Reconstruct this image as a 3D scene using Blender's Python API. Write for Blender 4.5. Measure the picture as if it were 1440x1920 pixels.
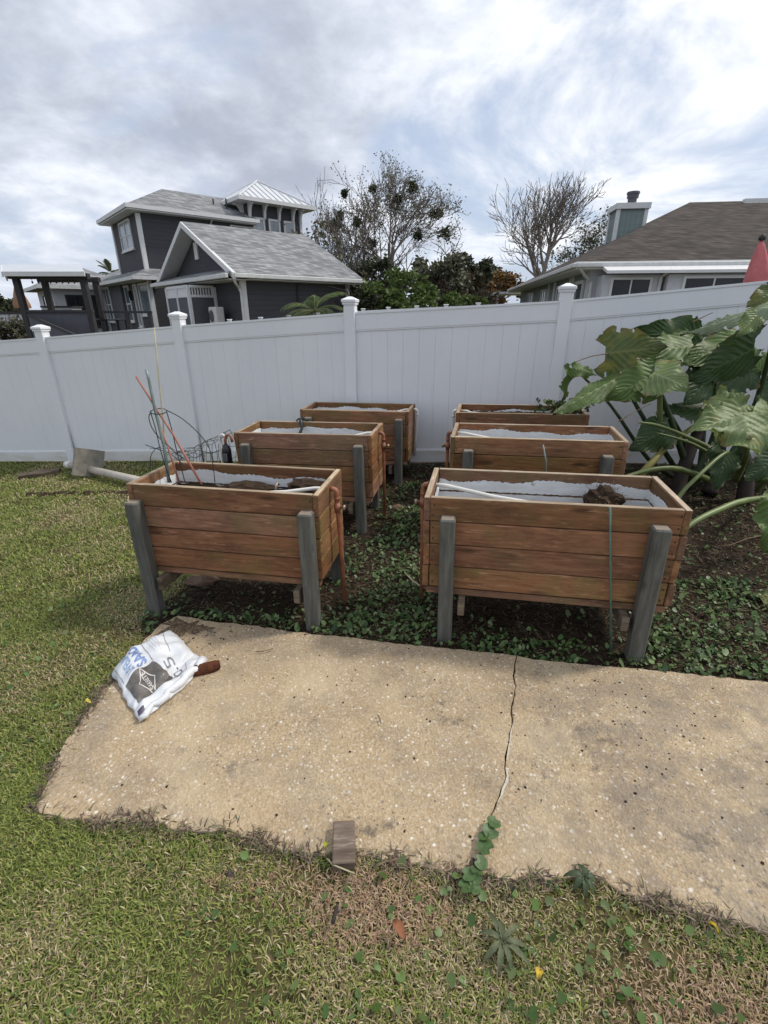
import bpy, bmesh, math, random
import numpy as np
from mathutils import Vector, Matrix
for o in list(bpy.data.objects): bpy.data.objects.remove(o)
S=bpy.context.scene; COL=S.collection
R=math.radians; rnd=random.Random(7); NR=np.random.RandomState(11)

# ------------------------------------------------------------------ camera
CH=1.7; PITCH=R(22.7); FPX=890.0
cd=bpy.data.cameras.new('camera'); cam=bpy.data.objects.new('camera',cd); COL.objects.link(cam)
cam.location=(0,0,CH); cam.rotation_euler=(R(90)-PITCH,0,0)
cd.sensor_fit='VERTICAL'; cd.angle=2*math.atan(960/FPX); cd.clip_start=.05; cd.clip_end=2000
S.camera=cam

# ------------------------------------------------------------------ sky and sun
SUN_AZ=R(76); SUN_EL=R(52)          # azimuth measured from +Y towards +X
SDIR=Vector((math.sin(SUN_AZ)*math.cos(SUN_EL),math.cos(SUN_AZ)*math.cos(SUN_EL),math.sin(SUN_EL)))
sl=bpy.data.lights.new('sun','SUN'); sl.energy=2.2; sl.angle=R(6); sl.color=(1,.94,.85)
so=bpy.data.objects.new('sun',sl); COL.objects.link(so); so.rotation_euler=SDIR.to_track_quat('Z','Y').to_euler()
S.view_settings.view_transform='Standard'; S.view_settings.look='None'
S.view_settings.exposure=0.12; S.view_settings.gamma=1.0; S.view_settings.use_curve_mapping=False
W=bpy.data.worlds.new('World'); S.world=W; W.use_nodes=True
def build_world():
    nt=W.node_tree; N=nt.nodes; L=nt.links; N.clear()
    def n(t,**k):
        x=N.new(t)
        for a,b in k.items(): setattr(x,a,b)
        return x
    def math_(op,a,b=None,c=None,clamp=False):
        m=n('ShaderNodeMath',operation=op,use_clamp=clamp)
        for i,v in enumerate((a,b,c)):
            if v is None: continue
            if isinstance(v,(int,float)): m.inputs[i].default_value=v
            else: L.new(v,m.inputs[i])
        return m.outputs[0]
    def mix(f,a,b,bt='MIX'):
        m=n('ShaderNodeMix',data_type='RGBA',blend_type=bt)
        for i,v in ((0,f),(6,a),(7,b)):
            if isinstance(v,(int,float)): m.inputs[i].default_value=v
            elif isinstance(v,tuple): m.inputs[i].default_value=(*v,1)
            else: L.new(v,m.inputs[i])
        return m.outputs[2]
    sky=n('ShaderNodeTexSky',sky_type='NISHITA',sun_disc=False,sun_elevation=SUN_EL,sun_rotation=SUN_AZ,air_density=1.0,dust_density=1.5,ozone_density=1.0)
    tc=n('ShaderNodeTexCoord'); sep=n('ShaderNodeSeparateXYZ'); L.new(tc.outputs['Generated'],sep.inputs[0])
    zz=math_('ADD',math_('MAXIMUM',sep.outputs[2],0.0),.30)
    cb=n('ShaderNodeCombineXYZ'); L.new(math_('DIVIDE',sep.outputs[0],zz),cb.inputs[0]); L.new(math_('DIVIDE',sep.outputs[1],zz),cb.inputs[1])
    def noise(scale,off,detail=9,rough=.55,dist=0.0):
        mp=n('ShaderNodeMapping'); mp.inputs['Location'].default_value=off; L.new(cb.outputs[0],mp.inputs[0])
        t=n('ShaderNodeTexNoise'); t.inputs['Scale'].default_value=scale; t.inputs['Detail'].default_value=detail; t.inputs['Roughness'].default_value=rough; t.inputs['Distortion'].default_value=dist
        L.new(mp.outputs[0],t.inputs[0]); return t.outputs[0]
    def smooth(v,a,b):
        m=n('ShaderNodeMapRange',interpolation_type='SMOOTHSTEP'); L.new(v,m.inputs[0]); m.inputs[1].default_value=a; m.inputs[2].default_value=b; return m.outputs[0]
    dot=n('ShaderNodeVectorMath',operation='DOT_PRODUCT'); L.new(tc.outputs['Generated'],dot.inputs[0]); dot.inputs[1].default_value=SDIR
    near=math_('POWER',math_('MAXIMUM',dot.outputs['Value'],0.0),1.6)      # clouds lit through near the sun
    cover=smooth(noise(1.25,SKY_COV,9,.60,.35),SKY_C0,SKY_C1)
    big=noise(.55,SKY_OFF,4,.5,.2)
    puff=noise(2.0,(2.7,8.3,1.0),12,.56,.15)
    fine=noise(5.5,(1.3,5.2,2.0),10,.62,.3)
    t=math_('ADD',math_('ADD',math_('MULTIPLY',big,.50),math_('MULTIPLY',puff,.36)),math_('MULTIPLY',fine,.14))
    shade=smooth(t,.395,.585)
    shade2=math_('ADD',math_('MULTIPLY',shade,.74),math_('MULTIPLY',near,.36),clamp=True)
    cr=n('ShaderNodeValToRGB'); L.new(shade2,cr.inputs[0])
    e=cr.color_ramp.elements; e[0].position=.05; e[0].color=(.40,.44,.53,1); e[1].position=.92; e[1].color=(1.0,1.0,1.0,1)
    m1=cr.color_ramp.elements.new(.42); m1.color=(.62,.665,.755,1)
    m2=cr.color_ramp.elements.new(.68); m2.color=(.83,.86,.92,1)
    cloud=mix(1.0,cr.outputs[0],(SKY_K,SKY_K,SKY_K),'MULTIPLY')
    blue=mix(.72,sky.outputs[0],(5.7,6.6,8.3))
    col=mix(cover,blue,cloud)
    hz=smooth(sep.outputs[2],.13,-.02)                 # haze towards the horizon
    col=mix(math_('MULTIPLY',hz,.40),col,(5.6,6.2,7.4))
    bg=n('ShaderNodeBackground'); bg.inputs[1].default_value=.1; L.new(col,bg.inputs[0])
    out=n('ShaderNodeOutputWorld'); L.new(bg.outputs[0],out.inputs[0])
SKY_C0,SKY_C1,SKY_K=.39,.56,10.9; SKY_OFF=(5.5,1.9,4); SKY_COV=(2.2,.4,5)
build_world()

# ------------------------------------------------------------------ ground shape and pixel helper
def gz(x,y):
    x=np.clip(np.asarray(x,float),-9,9); y=np.asarray(y,float); b=np.clip((y-3)/3.5,0,1)
    z=-.15+.025*(x-.5)+b*(.045*(x-.3)+.03)
    f=np.clip((y-9)/8,0,1)
    return z*(1-f)+f*-.45
def gzf(x,y): return float(gz(x,y))
_c,_s=math.cos(PITCH),math.sin(PITCH)
def ray(px,py):
    u=(px-720)/FPX; v=-(py-960)/FPX
    return Vector((u,_c+v*_s,-_s+v*_c))
def at(px,py,Y): r=ray(px,py); r=r*(Y/r.y); return Vector((r.x,Y,r.z+CH))
def atg(px,py,dz=0):
    z=-.2
    for _ in range(50):
        r=ray(px,py); r=r*((z+dz-CH)/r.z); z=.6*z+.4*gzf(r.x,r.y)
    return Vector((r.x,r.y,z+dz))

# ------------------------------------------------------------------ object helpers
def tag(o,label=None,cat=None,group=None,kind=None):
    if label: o['label']=label
    if cat: o['category']=cat
    if group: o['group']=group
    if kind: o['kind']=kind
    return o
def empty(name,loc=(0,0,0),rot=(0,0,0),parent=None):
    o=bpy.data.objects.new(name,None); COL.objects.link(o); o.location=loc; o.rotation_euler=rot; o.empty_display_size=.1
    if parent: o.parent=parent
    return o
def link(name,me,parent=None,loc=(0,0,0),rot=(0,0,0)):
    o=bpy.data.objects.new(name,me); COL.objects.link(o); o.location=loc; o.rotation_euler=rot
    if parent: o.parent=parent
    return o
class MB:
    def __init__(s): s.v=[]; s.f=[]
    def add(s,vs,fs):
        b=len(s.v); s.v+= [tuple(v) for v in vs]; s.f+=[tuple(i+b for i in f) for f in fs]; return s
    def box(s,x0,x1,y0,y1,z0,z1,ch=0,M=None):
        if x0>x1:x0,x1=x1,x0
        if y0>y1:y0,y1=y1,y0
        if z0>z1:z0,z1=z1,z0
        if ch<=0:
            vs=[(x,y,z) for z in (z0,z1) for y in (y0,y1) for x in (x0,x1)]
            fs=[(0,2,3,1),(4,5,7,6),(0,1,5,4),(2,6,7,3),(0,4,6,2),(1,3,7,5)]
        else:
            bm=bmesh.new(); bmesh.ops.create_cube(bm,size=1)
            for v in bm.verts: v.co=Vector(((x0+x1)/2+v.co.x*(x1-x0),(y0+y1)/2+v.co.y*(y1-y0),(z0+z1)/2+v.co.z*(z1-z0)))
            bmesh.ops.bevel(bm,geom=bm.edges[:],offset=ch,segments=1,affect='EDGES')
            bm.verts.index_update(); vs=[v.co.copy() for v in bm.verts]; fs=[[v.index for v in f.verts] for f in bm.faces]; bm.free()
        if M is not None: vs=[M@Vector(v) for v in vs]
        return s.add(vs,fs)
    def hexa(s,p):   # 8 corners: bottom 4 ccw, top 4 ccw
        return s.add(p,[(3,2,1,0),(4,5,6,7),(0,1,5,4),(1,2,6,5),(2,3,7,6),(3,0,4,7)])
    def tube(s,pts,rad,n=8,cap=True):
        pts=[Vector(p) for p in pts]; k=len(pts)
        if not hasattr(rad,'__len__'): rad=[rad]*k
        rings=[]; prev=None
        for i,p in enumerate(pts):
            t=(pts[min(i+1,k-1)]-pts[max(i-1,0)]).normalized()
            if prev is None:
                a=Vector((0,0,1)) if abs(t.z)<.9 else Vector((1,0,0)); u=t.cross(a).normalized()
            else:
                u=prev-t*prev.dot(t); u=u.normalized() if u.length>1e-6 else t.orthogonal().normalized()
            prev=u; w=t.cross(u)
            rings.append([p+(u*math.cos(2*math.pi*j/n)+w*math.sin(2*math.pi*j/n))*rad[i] for j in range(n)])
        vs=[v for r in rings for v in r]; fs=[]
        for i in range(k-1):
            for j in range(n): fs.append((i*n+j,i*n+(j+1)%n,(i+1)*n+(j+1)%n,(i+1)*n+j))
        if cap: fs.append(tuple(range(n-1,-1,-1))); fs.append(tuple((k-1)*n+j for j in range(n)))
        return s.add(vs,fs)
    def prism(s,poly,z0,z1,axis='z'):
        n=len(poly)
        mk={'z':lambda a,b,c:(a,b,c),'x':lambda a,b,c:(c,a,b),'y':lambda a,b,c:(a,c,b)}[axis]
        vs=[mk(a,b,z0) for a,b in poly]+[mk(a,b,z1) for a,b in poly]
        fs=[tuple(range(n-1,-1,-1)),tuple(range(n,2*n))]+[(i,(i+1)%n,n+(i+1)%n,n+i) for i in range(n)]
        return s.add(vs,fs)
    def slab(s,q,t,up=Vector((0,0,1))):   # quad q with thickness t downwards
        q=[Vector(p) for p in q]; return s.hexa([p-up*t for p in q]+q)
    def mesh(s,name,mat=None,smooth=False):
        me=bpy.data.meshes.new(name); me.from_pydata(s.v,[],s.f)
        if mat: me.materials.append(mat)
        bm=bmesh.new(); bm.from_mesh(me); bmesh.ops.recalc_face_normals(bm,faces=bm.faces[:]); bm.to_mesh(me); bm.free()
        if smooth: me.polygons.foreach_set('use_smooth',[True]*len(me.polygons))
        me.update(); return me
    def build(s,name,mat,parent=None,smooth=False,loc=(0,0,0),rot=(0,0,0)):
        return link(name,s.mesh(name,mat,smooth),parent,loc,rot)
def npmesh(name,V,F,mat,tint=None,uv=None,smooth=False):
    V=np.asarray(V,np.float32).reshape(-1,3); F=np.asarray(F,np.int32); k=F.shape[1]
    me=bpy.data.meshes.new(name); me.vertices.add(len(V)); me.vertices.foreach_set('co',V.ravel())
    me.loops.add(F.size); me.loops.foreach_set('vertex_index',F.ravel())
    me.polygons.add(len(F)); me.polygons.foreach_set('loop_start',np.arange(0,F.size,k,dtype=np.int32))
    if smooth: me.polygons.foreach_set('use_smooth',np.ones(len(F),bool))
    if tint is not None:
        a=me.attributes.new('tint','FLOAT_COLOR','POINT'); T=np.ones((len(V),4),np.float32); T[:,:3]=tint; a.data.foreach_set('color',T.ravel())
    if uv is not None:
        l=me.uv_layers.new(name='UVMap'); l.data.foreach_set('uv',np.asarray(uv,np.float32)[F.ravel()].ravel())
    me.materials.append(mat); me.update(calc_edges=True); me.validate(); return me

# ------------------------------------------------------------------ materials
class NT:
    def __init__(s,name,rough=.7,spec=.5):
        s.m=bpy.data.materials.new(name); s.m.use_nodes=True; s.t=s.m.node_tree; s.N=s.t.nodes; s.L=s.t.links
        s.b=s.N['Principled BSDF']; s.b.inputs['Roughness'].default_value=rough; s.b.inputs['Specular IOR Level'].default_value=spec
    def n(s,t,**k):
        x=s.N.new(t)
        for a,b in k.items(): setattr(x,a,b)
        return x
    def set(s,sock,v):
        if isinstance(v,(int,float)): sock.default_value=v
        elif isinstance(v,tuple): sock.default_value=(*v,1) if len(v)==3 and len(sock.default_value)==4 else v
        else: s.L.new(v,sock)
    def math(s,op,a,b=None,clamp=False):
        m=s.n('ShaderNodeMath',operation=op,use_clamp=clamp); s.set(m.inputs[0],a)
        if b is not None: s.set(m.inputs[1],b)
        return m.outputs[0]
    def mix(s,f,a,b,bt='MIX'):
        m=s.n('ShaderNodeMix',data_type='RGBA',blend_type=bt); s.set(m.inputs[0],f); s.set(m.inputs[6],a); s.set(m.inputs[7],b); return m.outputs[2]
    def coord(s,kind='Object',scale=(1,1,1),rand=False,loc=(0,0,0)):
        tc=s.n('ShaderNodeTexCoord'); v=tc.outputs[kind]
        if rand:
            oi=s.n('ShaderNodeObjectInfo'); va=s.n('ShaderNodeVectorMath',operation='MULTIPLY_ADD'); va.inputs[1].default_value=(1,1,1)
            s.L.new(v,va.inputs[0]); sc=s.n('ShaderNodeMath',operation='MULTIPLY'); s.L.new(oi.outputs['Random'],sc.inputs[0]); sc.inputs[1].default_value=37.0
            s.L.new(sc.outputs[0],va.inputs[2]); v=va.outputs[0]
        mp=s.n('ShaderNodeMapping'); mp.inputs['Scale'].default_value=scale; mp.inputs['Location'].default_value=loc; s.L.new(v,mp.inputs[0]); return mp.outputs[0]
    def pos(s,scale=(1,1,1)):
        g=s.n('ShaderNodeNewGeometry'); mp=s.n('ShaderNodeMapping'); mp.inputs['Scale'].default_value=scale; s.L.new(g.outputs['Position'],mp.inputs[0]); return mp.outputs[0]
    def noise(s,v,scale,detail=4,rough=.55,dist=0):
        t=s.n('ShaderNodeTexNoise'); s.L.new(v,t.inputs[0]); t.inputs['Scale'].default_value=scale; t.inputs['Detail'].default_value=detail; t.inputs['Roughness'].default_value=rough; t.inputs['Distortion'].default_value=dist; return t.outputs[0]
    def vor(s,v,scale,feature='F1',rnd=1.0):
        t=s.n('ShaderNodeTexVoronoi',feature=feature); s.L.new(v,t.inputs['Vector']); t.inputs['Scale'].default_value=scale; t.inputs['Randomness'].default_value=rnd; return t
    def ramp(s,v,stops,interp='LINEAR'):
        r=s.n('ShaderNodeValToRGB'); s.set(r.inputs[0],v); cr=r.color_ramp; cr.interpolation=interp
        while len(cr.elements)<len(stops): cr.elements.new(.5)
        for e,(p,c) in zip(cr.elements,stops): e.position=p; e.color=(*c,1) if not isinstance(c,(int,float)) else (c,c,c,1)
        return r.outputs[0]
    def rng(s,v,a,b,c=0,d=1):
        m=s.n('ShaderNodeMapRange'); s.L.new(v,m.inputs[0]); m.inputs[1].default_value=a; m.inputs[2].default_value=b; m.inputs[3].default_value=c; m.inputs[4].default_value=d; return m.outputs[0]
    def rand(s): return s.n('ShaderNodeObjectInfo').outputs['Random']
    def col(s,c): s.set(s.b.inputs['Base Color'],c); return s
    def rough(s,v): s.set(s.b.inputs['Roughness'],v); return s
    def bump(s,h,strength=.3,dist=.01):
        b=s.n('ShaderNodeBump'); b.inputs['Strength'].default_value=strength; b.inputs['Distance'].default_value=dist; s.L.new(h,b.inputs['Height']); s.L.new(b.outputs[0],s.b.inputs['Normal']); return s
def plain(name,c,rough=.6,var=.12,scale=6,spec=.5,metal=0,bump=0):
    t=NT(name,rough,spec); v=t.coord('Object',rand=True); nz=t.noise(v,scale,5,.6)
    lo=tuple(x*(1-var) for x in c); hi=tuple(min(1,x*(1+var)) for x in c)
    t.col(t.ramp(nz,[(.3,lo),(.7,hi)])); t.b.inputs['Metallic'].default_value=metal
    if bump: t.bump(nz,bump,.01)
    return t.m
def wood(name,base,dark,light,mold=None,moldamt=.0,rough=.75):
    t=NT(name,rough,.3); v=t.coord('Object',(1.6,14,22),rand=True); v2=t.coord('Object',(1,1,1),rand=True)
    g=t.noise(v,2.2,7,.62,.8); fine=t.noise(t.coord('Object',(5,90,120),rand=True),2.0,4,.6)
    kn=t.vor(t.coord('Object',(2.2,9,9),rand=True),1.0); knot=t.rng(kn.outputs['Distance'],.07,.20,1,0)
    c=t.ramp(g,[(.28,dark),(.5,base),(.74,light)])
    c=t.mix(t.rng(fine,.45,.75,0,.45),c,tuple(x*.55 for x in base))
    c=t.mix(t.math('MULTIPLY',t.math('MAXIMUM',knot,0.0,True),.75),c,tuple(x*.3 for x in dark))
    big=t.noise(v2,1.7,4,.6)
    c=t.mix(t.rng(big,.42,.72,0,.55),c,tuple(x*.62 for x in base))
    dirt=t.rng(t.noise(t.coord('Object',(1.2,3,3),rand=True),2.6,7,.7),.45,.75,0,.75); c=t.mix(dirt,c,tuple(x*.40+.01 for x in dark))
    if mold: c=t.mix(t.rng(t.noise(v2,3.1,6,.65),.47,.62,0,moldamt),c,mold)
    wear=t.rng(t.noise(t.coord('Object',(2.5,16,16),rand=True),2.4,8,.7),.56,.68,0,.55)
    c=t.mix(wear,c,tuple(min(1,x*1.35+.04) for x in light))
    hs=t.n('ShaderNodeHueSaturation'); t.L.new(c,hs.inputs['Color']); t.L.new(t.rng(t.rand(),0,1,.70,1.16),hs.inputs['Value']); t.L.new(t.rng(t.math('FRACT',t.math('MULTIPLY',t.rand(),7.31)),0,1,.84,1.08),hs.inputs['Saturation']); t.L.new(t.rng(t.math('FRACT',t.math('MULTIPLY',t.rand(),3.77)),0,1,.493,.506),hs.inputs['Hue'])
    t.col(hs.outputs[0]); t.bump(t.math('ADD',g,t.math('MULTIPLY',fine,.6)),.35,.006); return t.m
M={}
M['wood']=wood('stained_wood',(.315,.142,.066),(.135,.060,.031),(.42,.22,.115),(.17,.14,.045),.5)
M['rim_wood']=wood('worn_rim_wood',(.46,.35,.23),(.34,.23,.14),(.60,.49,.36))
M['beam']=wood('old_beam_wood',(.20,.15,.10),(.10,.075,.05),(.30,.23,.16))
M['greywood']=wood('weathered_block_wood',(.25,.185,.14),(.15,.11,.085),(.40,.33,.27))
def leg_mat():
    t=NT('grey_painted_post',.7,.3); v=t.coord('Object',(9,9,1.2),rand=True)
    g=t.noise(v,3.0,7,.62,.5); c=t.ramp(g,[(.25,(.052,.051,.043)),(.5,(.110,.109,.094)),(.78,(.180,.178,.155))])
    w=t.rng(t.noise(t.coord('Object',rand=True),7,6,.7),.62,.72,0,.8); c=t.mix(w,c,(.10,.07,.045))
    kn=t.rng(t.vor(t.coord('Object',(6,6,3.2),rand=True),1.0).outputs['Distance'],.05,.14,.7,0); c=t.mix(kn,c,(.05,.05,.045))
    # bare end grain only where the face points up
    gn=t.n('ShaderNodeNewGeometry'); sp=t.n('ShaderNodeSeparateXYZ'); t.L.new(gn.outputs['True Normal'],sp.inputs[0])
    c=t.mix(t.rng(sp.outputs[2],.8,.95,0,.8),c,(.30,.24,.19))
    t.col(c); t.bump(g,.4,.006); return t.m
M['leg']=leg_mat()
def paint_mat():
    t=NT('flaking_white_paint',.6,.3); v=t.coord('Object',(2,2,9),rand=True)
    c=t.ramp(t.noise(v,3,6,.65),[(.3,(.68,.69,.68)),(.6,(.84,.86,.86))]); 
    c=t.mix(t.rng(t.noise(t.coord('Object',rand=True),11,6,.7),.62,.72,0,.8),c,(.25,.23,.18)); t.col(c); return t.m
M['paint']=paint_mat()
M['pvc']=plain('white_pvc',(.72,.70,.65),.4,.1,9)
M['pvcold']=plain('aged_pvc',(.50,.45,.38),.5,.15,7)
M['copper']=plain('copper_painted_pipe',(.28,.105,.055),.55,.35,14)
M['brass']=plain('dull_valve_metal',(.35,.28,.2),.45,.25,20,metal=.6)
M['soil']=plain('potting_soil',(.045,.03,.02),.95,.5,18,.1,bump=.6)
M['black']=plain('black_plastic',(.012,.014,.018),.3,.2)
M['stk_green']=plain('green_plastic_stake',(.085,.16,.125),.5,.25,20)
M['stk_org']=plain('orange_stake',(.38,.15,.10),.5,.2,20)
M['stk_tan']=plain('bamboo_stake',(.42,.38,.24),.6,.2,20)
M['stk_grey']=plain('grey_metal_stake',(.20,.25,.235),.4,.3,14,metal=.2)
M['wire']=plain('dark_wire',(.035,.038,.04),.5,.3,20,metal=.5)
M['concrete']=plain('grey_concrete',(.27,.25,.21),.9,.3,9,.2,bump=.4)
M['rust']=plain('rusty_brown',(.10,.036,.018),.9,.5,22,.2,bump=.8)
M['stone']=plain('brown_stone',(.20,.13,.09),.9,.3,12,.2,bump=.4)
M['twig']=plain('dead_twig',(.20,.14,.09),.9,.4,30,.1)

# ------------------------------------------------------------------ ground
SB=[(-1.472,2.587),(-1.391,2.691),(-1.329,2.671),(-1.08,2.60),(-0.831,2.554),(-.55,2.48),(-0.266,2.426),(.10,2.345),(0.474,2.277)]
CRK=[(0.769,2.221),(.735,2.13),(0.709,2.056),(.70,1.97),(0.642,1.829),(.618,1.72),(0.572,1.606),(.54,1.52),(0.524,1.443),(0.457,1.325),(0.407,1.238),(0.371,1.158),(0.317,1.072)]
SBR=[(0.857,2.181),(1.2,2.12),(1.554,2.065),(2.034,1.967),(3.2,1.74)]
SFR=[(3.2,.15),(1.7,.70),(1.225,.875),(1.024,.936),(.869,.976),(.808,1.001),(.768,1.035),(.659,1.045),(.54,1.043),(.433,1.04),(.36,1.06)]
SFL=[(.249,1.068),(.059,1.107),(-.16,1.14),(-.299,1.14),(-.402,1.157),(-.491,1.188),(-.607,1.234),(-.70,1.228),(-.819,1.238),(-.91,1.27),(-1.007,1.277),(-1.178,1.275),(-1.323,1.30),(-1.411,1.317),(-1.447,1.347),(-1.465,1.431),(-1.498,1.536),(-1.522,1.652),(-1.520,1.778),(-1.525,2.035),(-1.515,2.348)]
def rough_line(pts,step,amp,seed):
    r=random.Random(seed); out=[]
    for a,b in zip(pts[:-1],pts[1:]):
        d=math.hypot(b[0]-a[0],b[1]-a[1]); k=max(1,int(d/step))
        for i in range(k):
            t=i/k; out.append((a[0]+(b[0]-a[0])*t+r.uniform(-amp,amp)*(i>0),a[1]+(b[1]-a[1])*t+r.uniform(-amp,amp)*(i>0)))
    out.append(pts[-1]); return out
slab_back_l=rough_line(SFL[-1:]+SB+[CRK[0]],.03,.005,3); slab_crack=rough_line(CRK,.028,.004,5)
slab_back_r=rough_line([CRK[0]]+SBR,.03,.005,6); slab_front_r=rough_line(SFR+[CRK[-1]],.03,.007,7); slab_front_l=rough_line([CRK[-1]]+SFL,.03,.007,8)
slab_poly=slab_back_l[:-1]+slab_back_r+slab_front_r[:-1]+slab_front_l[:-1]
def inpoly(px,py,poly):
    px=np.asarray(px); py=np.asarray(py); ins=np.zeros(px.shape,bool); n=len(poly)
    for i in range(n):
        x1,y1=poly[i]; x2,y2=poly[(i+1)%n]
        if y1==y2: continue
        c=((y1>py)!=(y2>py))&(px<(x2-x1)*(py-y1)/(y2-y1)+x1); ins^=c
    return ins
def back_edge(x): return np.interp(x,[-1.47,-1.33,-.83,-.27,.47,.86,1.55,2.03,3.2],[2.6,2.67,2.554,2.426,2.277,2.181,2.065,1.967,1.74])
def bednoise(x,y): return .10*np.sin(3.1*x+1.7*y)+.07*np.sin(7.3*y-4.1*x+1)
def bed(x,y):
    x=np.asarray(x,float); y=np.asarray(y,float)
    lx=np.interp(y,[2.4,2.8,3.3,4.2,5.2,6.5],[-1.55,-1.62,-1.35,-1.2,-.95,-.8])
    return np.clip((x-lx+bednoise(x,y))/.22+.5,0,1)*(y>back_edge(x)-.25)*np.clip((8-y)/1,0,1)
def ground():
    xs=np.concatenate([-np.geomspace(600,9.5,14),np.arange(-9,9.01,.1),np.geomspace(9.5,600,14)])
    ys=np.concatenate([-np.geomspace(600,2.5,12),np.arange(-2,9.01,.1),np.geomspace(9.5,900,16)])
    X,Y=np.meshgrid(xs,ys); Z=gz(X,Y)+.006*np.sin(5*X+2*Y)*np.cos(4*Y-X)*(np.abs(X)<9)
    Z=Z-.012*inpoly(X,Y,slab_poly)
    V=np.stack([X,Y,Z],-1).reshape(-1,3); nx=len(xs); ny=len(ys); I=np.arange(nx*ny).reshape(ny,nx)
    F=np.stack([I[:-1,:-1],I[:-1,1:],I[1:,1:],I[1:,:-1]],-1).reshape(-1,4)
    b=bed(X,Y).reshape(-1)
    t=NT('lawn_and_bed_soil',.95,.1); p=t.pos()
    a=t.n('ShaderNodeAttribute',attribute_name='tint'); sp=t.n('ShaderNodeSeparateColor'); t.L.new(a.outputs['Color'],sp.inputs[0])
    thatch=t.ramp(t.noise(p,14,8,.7),[(.3,(.045,.045,.016)),(.5,(.10,.085,.036)),(.7,(.17,.13,.07))])
    thatch=t.mix(t.rng(t.noise(p,1.6,5,.6),.42,.62,0,.6),thatch,(.055,.065,.02))
    dirt=t.ramp(t.noise(p,22,9,.72),[(.3,(.011,.009,.006)),(.52,(.035,.025,.016)),(.72,(.085,.06,.038))])
    t.col(t.mix(sp.outputs[0],thatch,dirt)); t.bump(t.noise(p,40,8,.7),.7,.02)
    me=npmesh('ground',V,F,t.m,tint=np.stack([b,b,b],-1),smooth=True); tag(link('ground',me),kind='structure')
ground()

# ------------------------------------------------------------------ concrete slab
def slab_mat():
    t=NT('exposed_aggregate_concrete',.85,.25); p=t.pos()
    wv=t.n('ShaderNodeVectorMath',operation='MULTIPLY_ADD'); ns=t.n('ShaderNodeTexNoise'); t.L.new(p,ns.inputs[0]); ns.inputs['Scale'].default_value=60; t.L.new(ns.outputs['Color'],wv.inputs[0]); wv.inputs[1].default_value=(.012,.012,.012); t.L.new(p,wv.inputs[2]); pw=wv.outputs[0]
    fine=t.vor(pw,130); med=t.vor(pw,64); big=t.vor(pw,36)
    base=t.ramp(t.noise(p,2.6,8,.66),[(.25,(.33,.24,.145)),(.45,(.435,.325,.198)),(.6,(.48,.365,.225)),(.8,(.53,.425,.285))])
    sep=t.n('ShaderNodeSeparateColor'); t.L.new(fine.outputs['Color'],sep.inputs[0])
    c=t.mix(.30,base,t.ramp(sep.outputs[0],[(0,(.11,.085,.06)),(.25,(.30,.225,.14)),(.65,(.47,.36,.225)),(.9,(.58,.49,.36)),(1,(.76,.71,.62))]))
    sep2=t.n('ShaderNodeSeparateColor'); t.L.new(med.outputs['Color'],sep2.inputs[0])
    px_=t.n('ShaderNodeSeparateXYZ'); t.L.new(p,px_.inputs[0]); east=t.math('MULTIPLY',t.math('MINIMUM',t.math('MAXIMUM',t.rng(px_.outputs[0],.2,1.0,0,1),0.0),1.0),t.math('MINIMUM',t.math('MAXIMUM',t.rng(px_.outputs[1],2.2,1.8,0,1),0.0),1.0))
    clus=t.rng(t.noise(p,4.2,5,.6),.35,.62,.25,1)
    wp=t.math('MULTIPLY',t.rng(sep2.outputs[0],.80,.82),t.rng(med.outputs['Distance'],.42,.26))
    c=t.mix(t.math('MULTIPLY',t.math('MULTIPLY',t.math('MINIMUM',wp,1.0,True),clus),.9),c,(.76,.71,.62))
    dp=t.math('MULTIPLY',t.rng(sep2.outputs[1],.84,.86),t.rng(med.outputs['Distance'],.42,.28))
    patch=t.rng(t.noise(p,1.5,6,.62),.44,.58,.08,1)
    c=t.mix(t.math('MULTIPLY',t.math('MULTIPLY',t.math('MINIMUM',dp,1.0,True),patch),.85),c,(.15,.13,.11))
    sep3=t.n('ShaderNodeSeparateColor'); t.L.new(big.outputs['Color'],sep3.inputs[0])
    wp2=t.math('MULTIPLY',t.rng(sep3.outputs[0],.93,.94),t.rng(big.outputs['Distance'],.30,.18)); c=t.mix(t.math('MULTIPLY',t.math('MINIMUM',wp2,1.0,True),.85),c,(.80,.76,.68))
    dp2=t.math('MULTIPLY',t.rng(sep3.outputs[1],.93,.94),t.rng(big.outputs['Distance'],.36,.2)); c=t.mix(t.math('MULTIPLY',t.math('MULTIPLY',t.math('MINIMUM',dp2,1.0,True),patch),.8),c,(.16,.145,.135))
    stain=t.rng(t.noise(p,4.5,10,.72),.50,.68,0,.5); c=t.mix(stain,c,(.21,.175,.14))
    st2=t.rng(t.noise(p,1.9,4,.5),.52,.66,0,.45); c=t.mix(st2,c,(.59,.475,.31))
    st3=t.rng(t.noise(t.pos((1.0,1.6,1)),1.1,7,.62),.50,.68,0,.22); c=t.mix(st3,c,(.27,.235,.195))
    grime=t.math('MULTIPLY',t.math('MAXIMUM',t.rng(t.noise(p,6.5,10,.74),.44,.60,0,.62),0.0,True),east); c=t.mix(grime,c,(.20,.17,.14))
    dk=t.rng(t.noise(p,11,9,.72),.56,.66,0,.75); c=t.mix(t.math('MULTIPLY',dk,patch),c,(.11,.095,.08))
    t.col(c); t.bump(t.math('ADD',fine.outputs['Distance'],t.math('MULTIPLY',med.outputs['Distance'],.8)),.55,.005); return t.m
M['slab']=slab_mat()
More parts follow.
